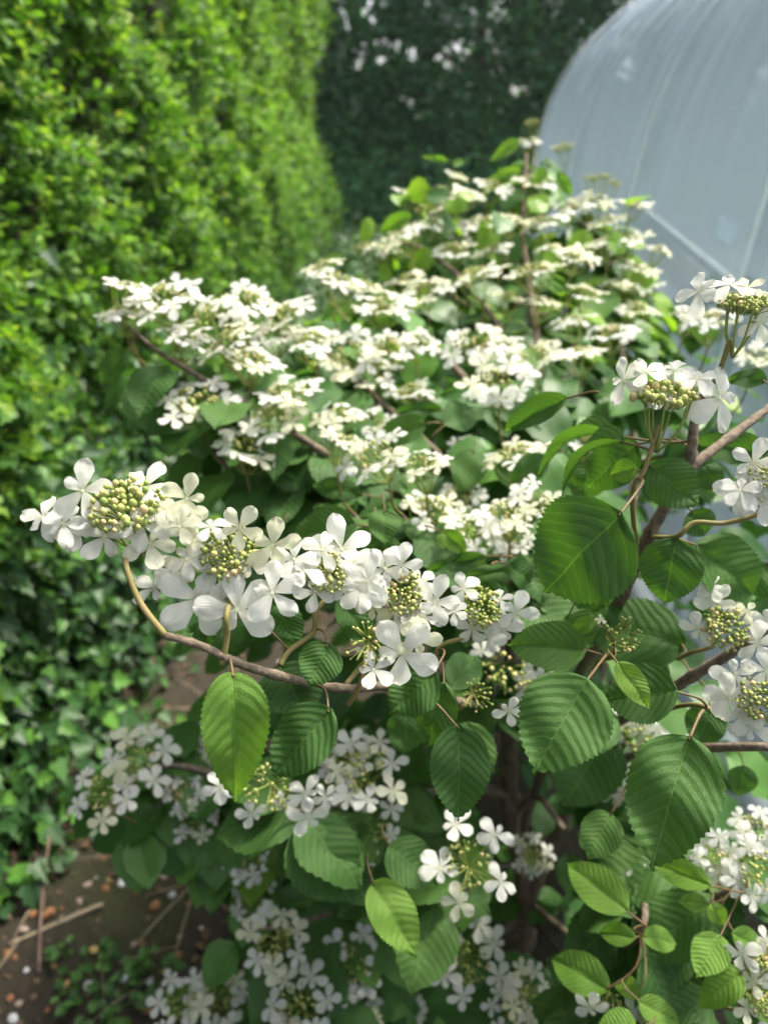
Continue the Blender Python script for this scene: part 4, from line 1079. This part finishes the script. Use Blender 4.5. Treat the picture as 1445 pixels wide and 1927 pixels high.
NPART = 300 - len([o for o in vib.children if o.name.startswith('leaf')]) if False else 205
for M, y, _ in FILL[:NPART]: leaf_object(M, y)
# the rest of the foliage, deep in the shrub, one mass
LT_V = [(x, y, z) for x, y, z in [tuple(v.co) for v in vib_leaf(8, 2, 77, .2, .25, .2, .04, name='tmp').vertices]]
LT_F = [tuple(p.vertices) for p in bpy.data.meshes['tmp'].polygons]
rest = FILL[NPART:]
Mats = [m for m, _, _ in rest]
Yg = [y for _, y, _ in rest]
def crown_z(x, y):
    r = math.hypot(x - 0.32, (y - 1.25)) ; return 1.34 - 0.28 * r
k = 0
while k < 900:
    x, y = uni(-.45, .80), uni(.62, 2.0)
    rr = math.hypot((x - .27) / .62, (y - 1.25) / .68)
    if rr > 1: continue
    zt = min(1.02 + 0.36 * max(0, y - 0.7), 1.42) - .25 * rr * rr
    z = uni(.22, zt)
    if x < -.1 and z < .55: continue
    a = math.atan2(y - 1.2, x - .27) + uni(-1, 1)
    d = Vector((math.cos(a), math.sin(a), uni(-.8, .1)))
    young = z > zt - .12 and RNG.random() < .4 and y > 1.1
    if not keep(Vector((x, y, z)) + d * .04): k += 1; continue
    Mats.append(fill_leaf(Vector((x, y, z)), d, uni(.06, .10), young)); Yg.append(young)
    k += 1
A = np.array([[list(r) for r in m] for m in Mats])
yg = np.array(Yg)
M_YFAR = foliage_mat('viburnum young foliage', [(0.0, (0.15, 0.29, 0.035)), (1.0, (0.24, 0.40, 0.05))], 0.45, 0.35, 0.45)
for sel, mt in ((~yg, M_LEAFFAR), (yg, M_YFAR)):
    tag(link('inner_foliage', scatter_mesh('inner_foliage', LT_V, LT_F, A[sel][:, :3, 3], A[sel][:, :3, :3], np.ones(sel.sum()), mt, True), vib), kind='stuff')
bpy.data.meshes.remove(bpy.data.meshes['tmp'])
print('florets', NFL[0], 'heads', len(HEADS), 'fill', len(FILL), 'leaves', len([o for o in bpy.data.objects if o.parent == vib and o.name.startswith('leaf')]))

# ------------------------------------------------------------------ hazy air
b = MB(); b.box((-0.3, 1.2, 3.9), 130, 130, 9.8)
m, t, pb, o = newmat('hazy air')
t.nodes.remove(pb)
pv = N_(t, 'ShaderNodeVolumePrincipled'); pv.inputs['Density'].default_value = 0.0009; pv.inputs['Color'].default_value = (0.88, 0.95, 1.0, 1); pv.inputs['Anisotropy'].default_value = 0.3
t.links.new(pv.outputs[0], o.inputs['Volume'])
tag(link('haze', b.mesh('haze', m, False)), 'pale hazy air filling the garden', 'haze', None, 'stuff')
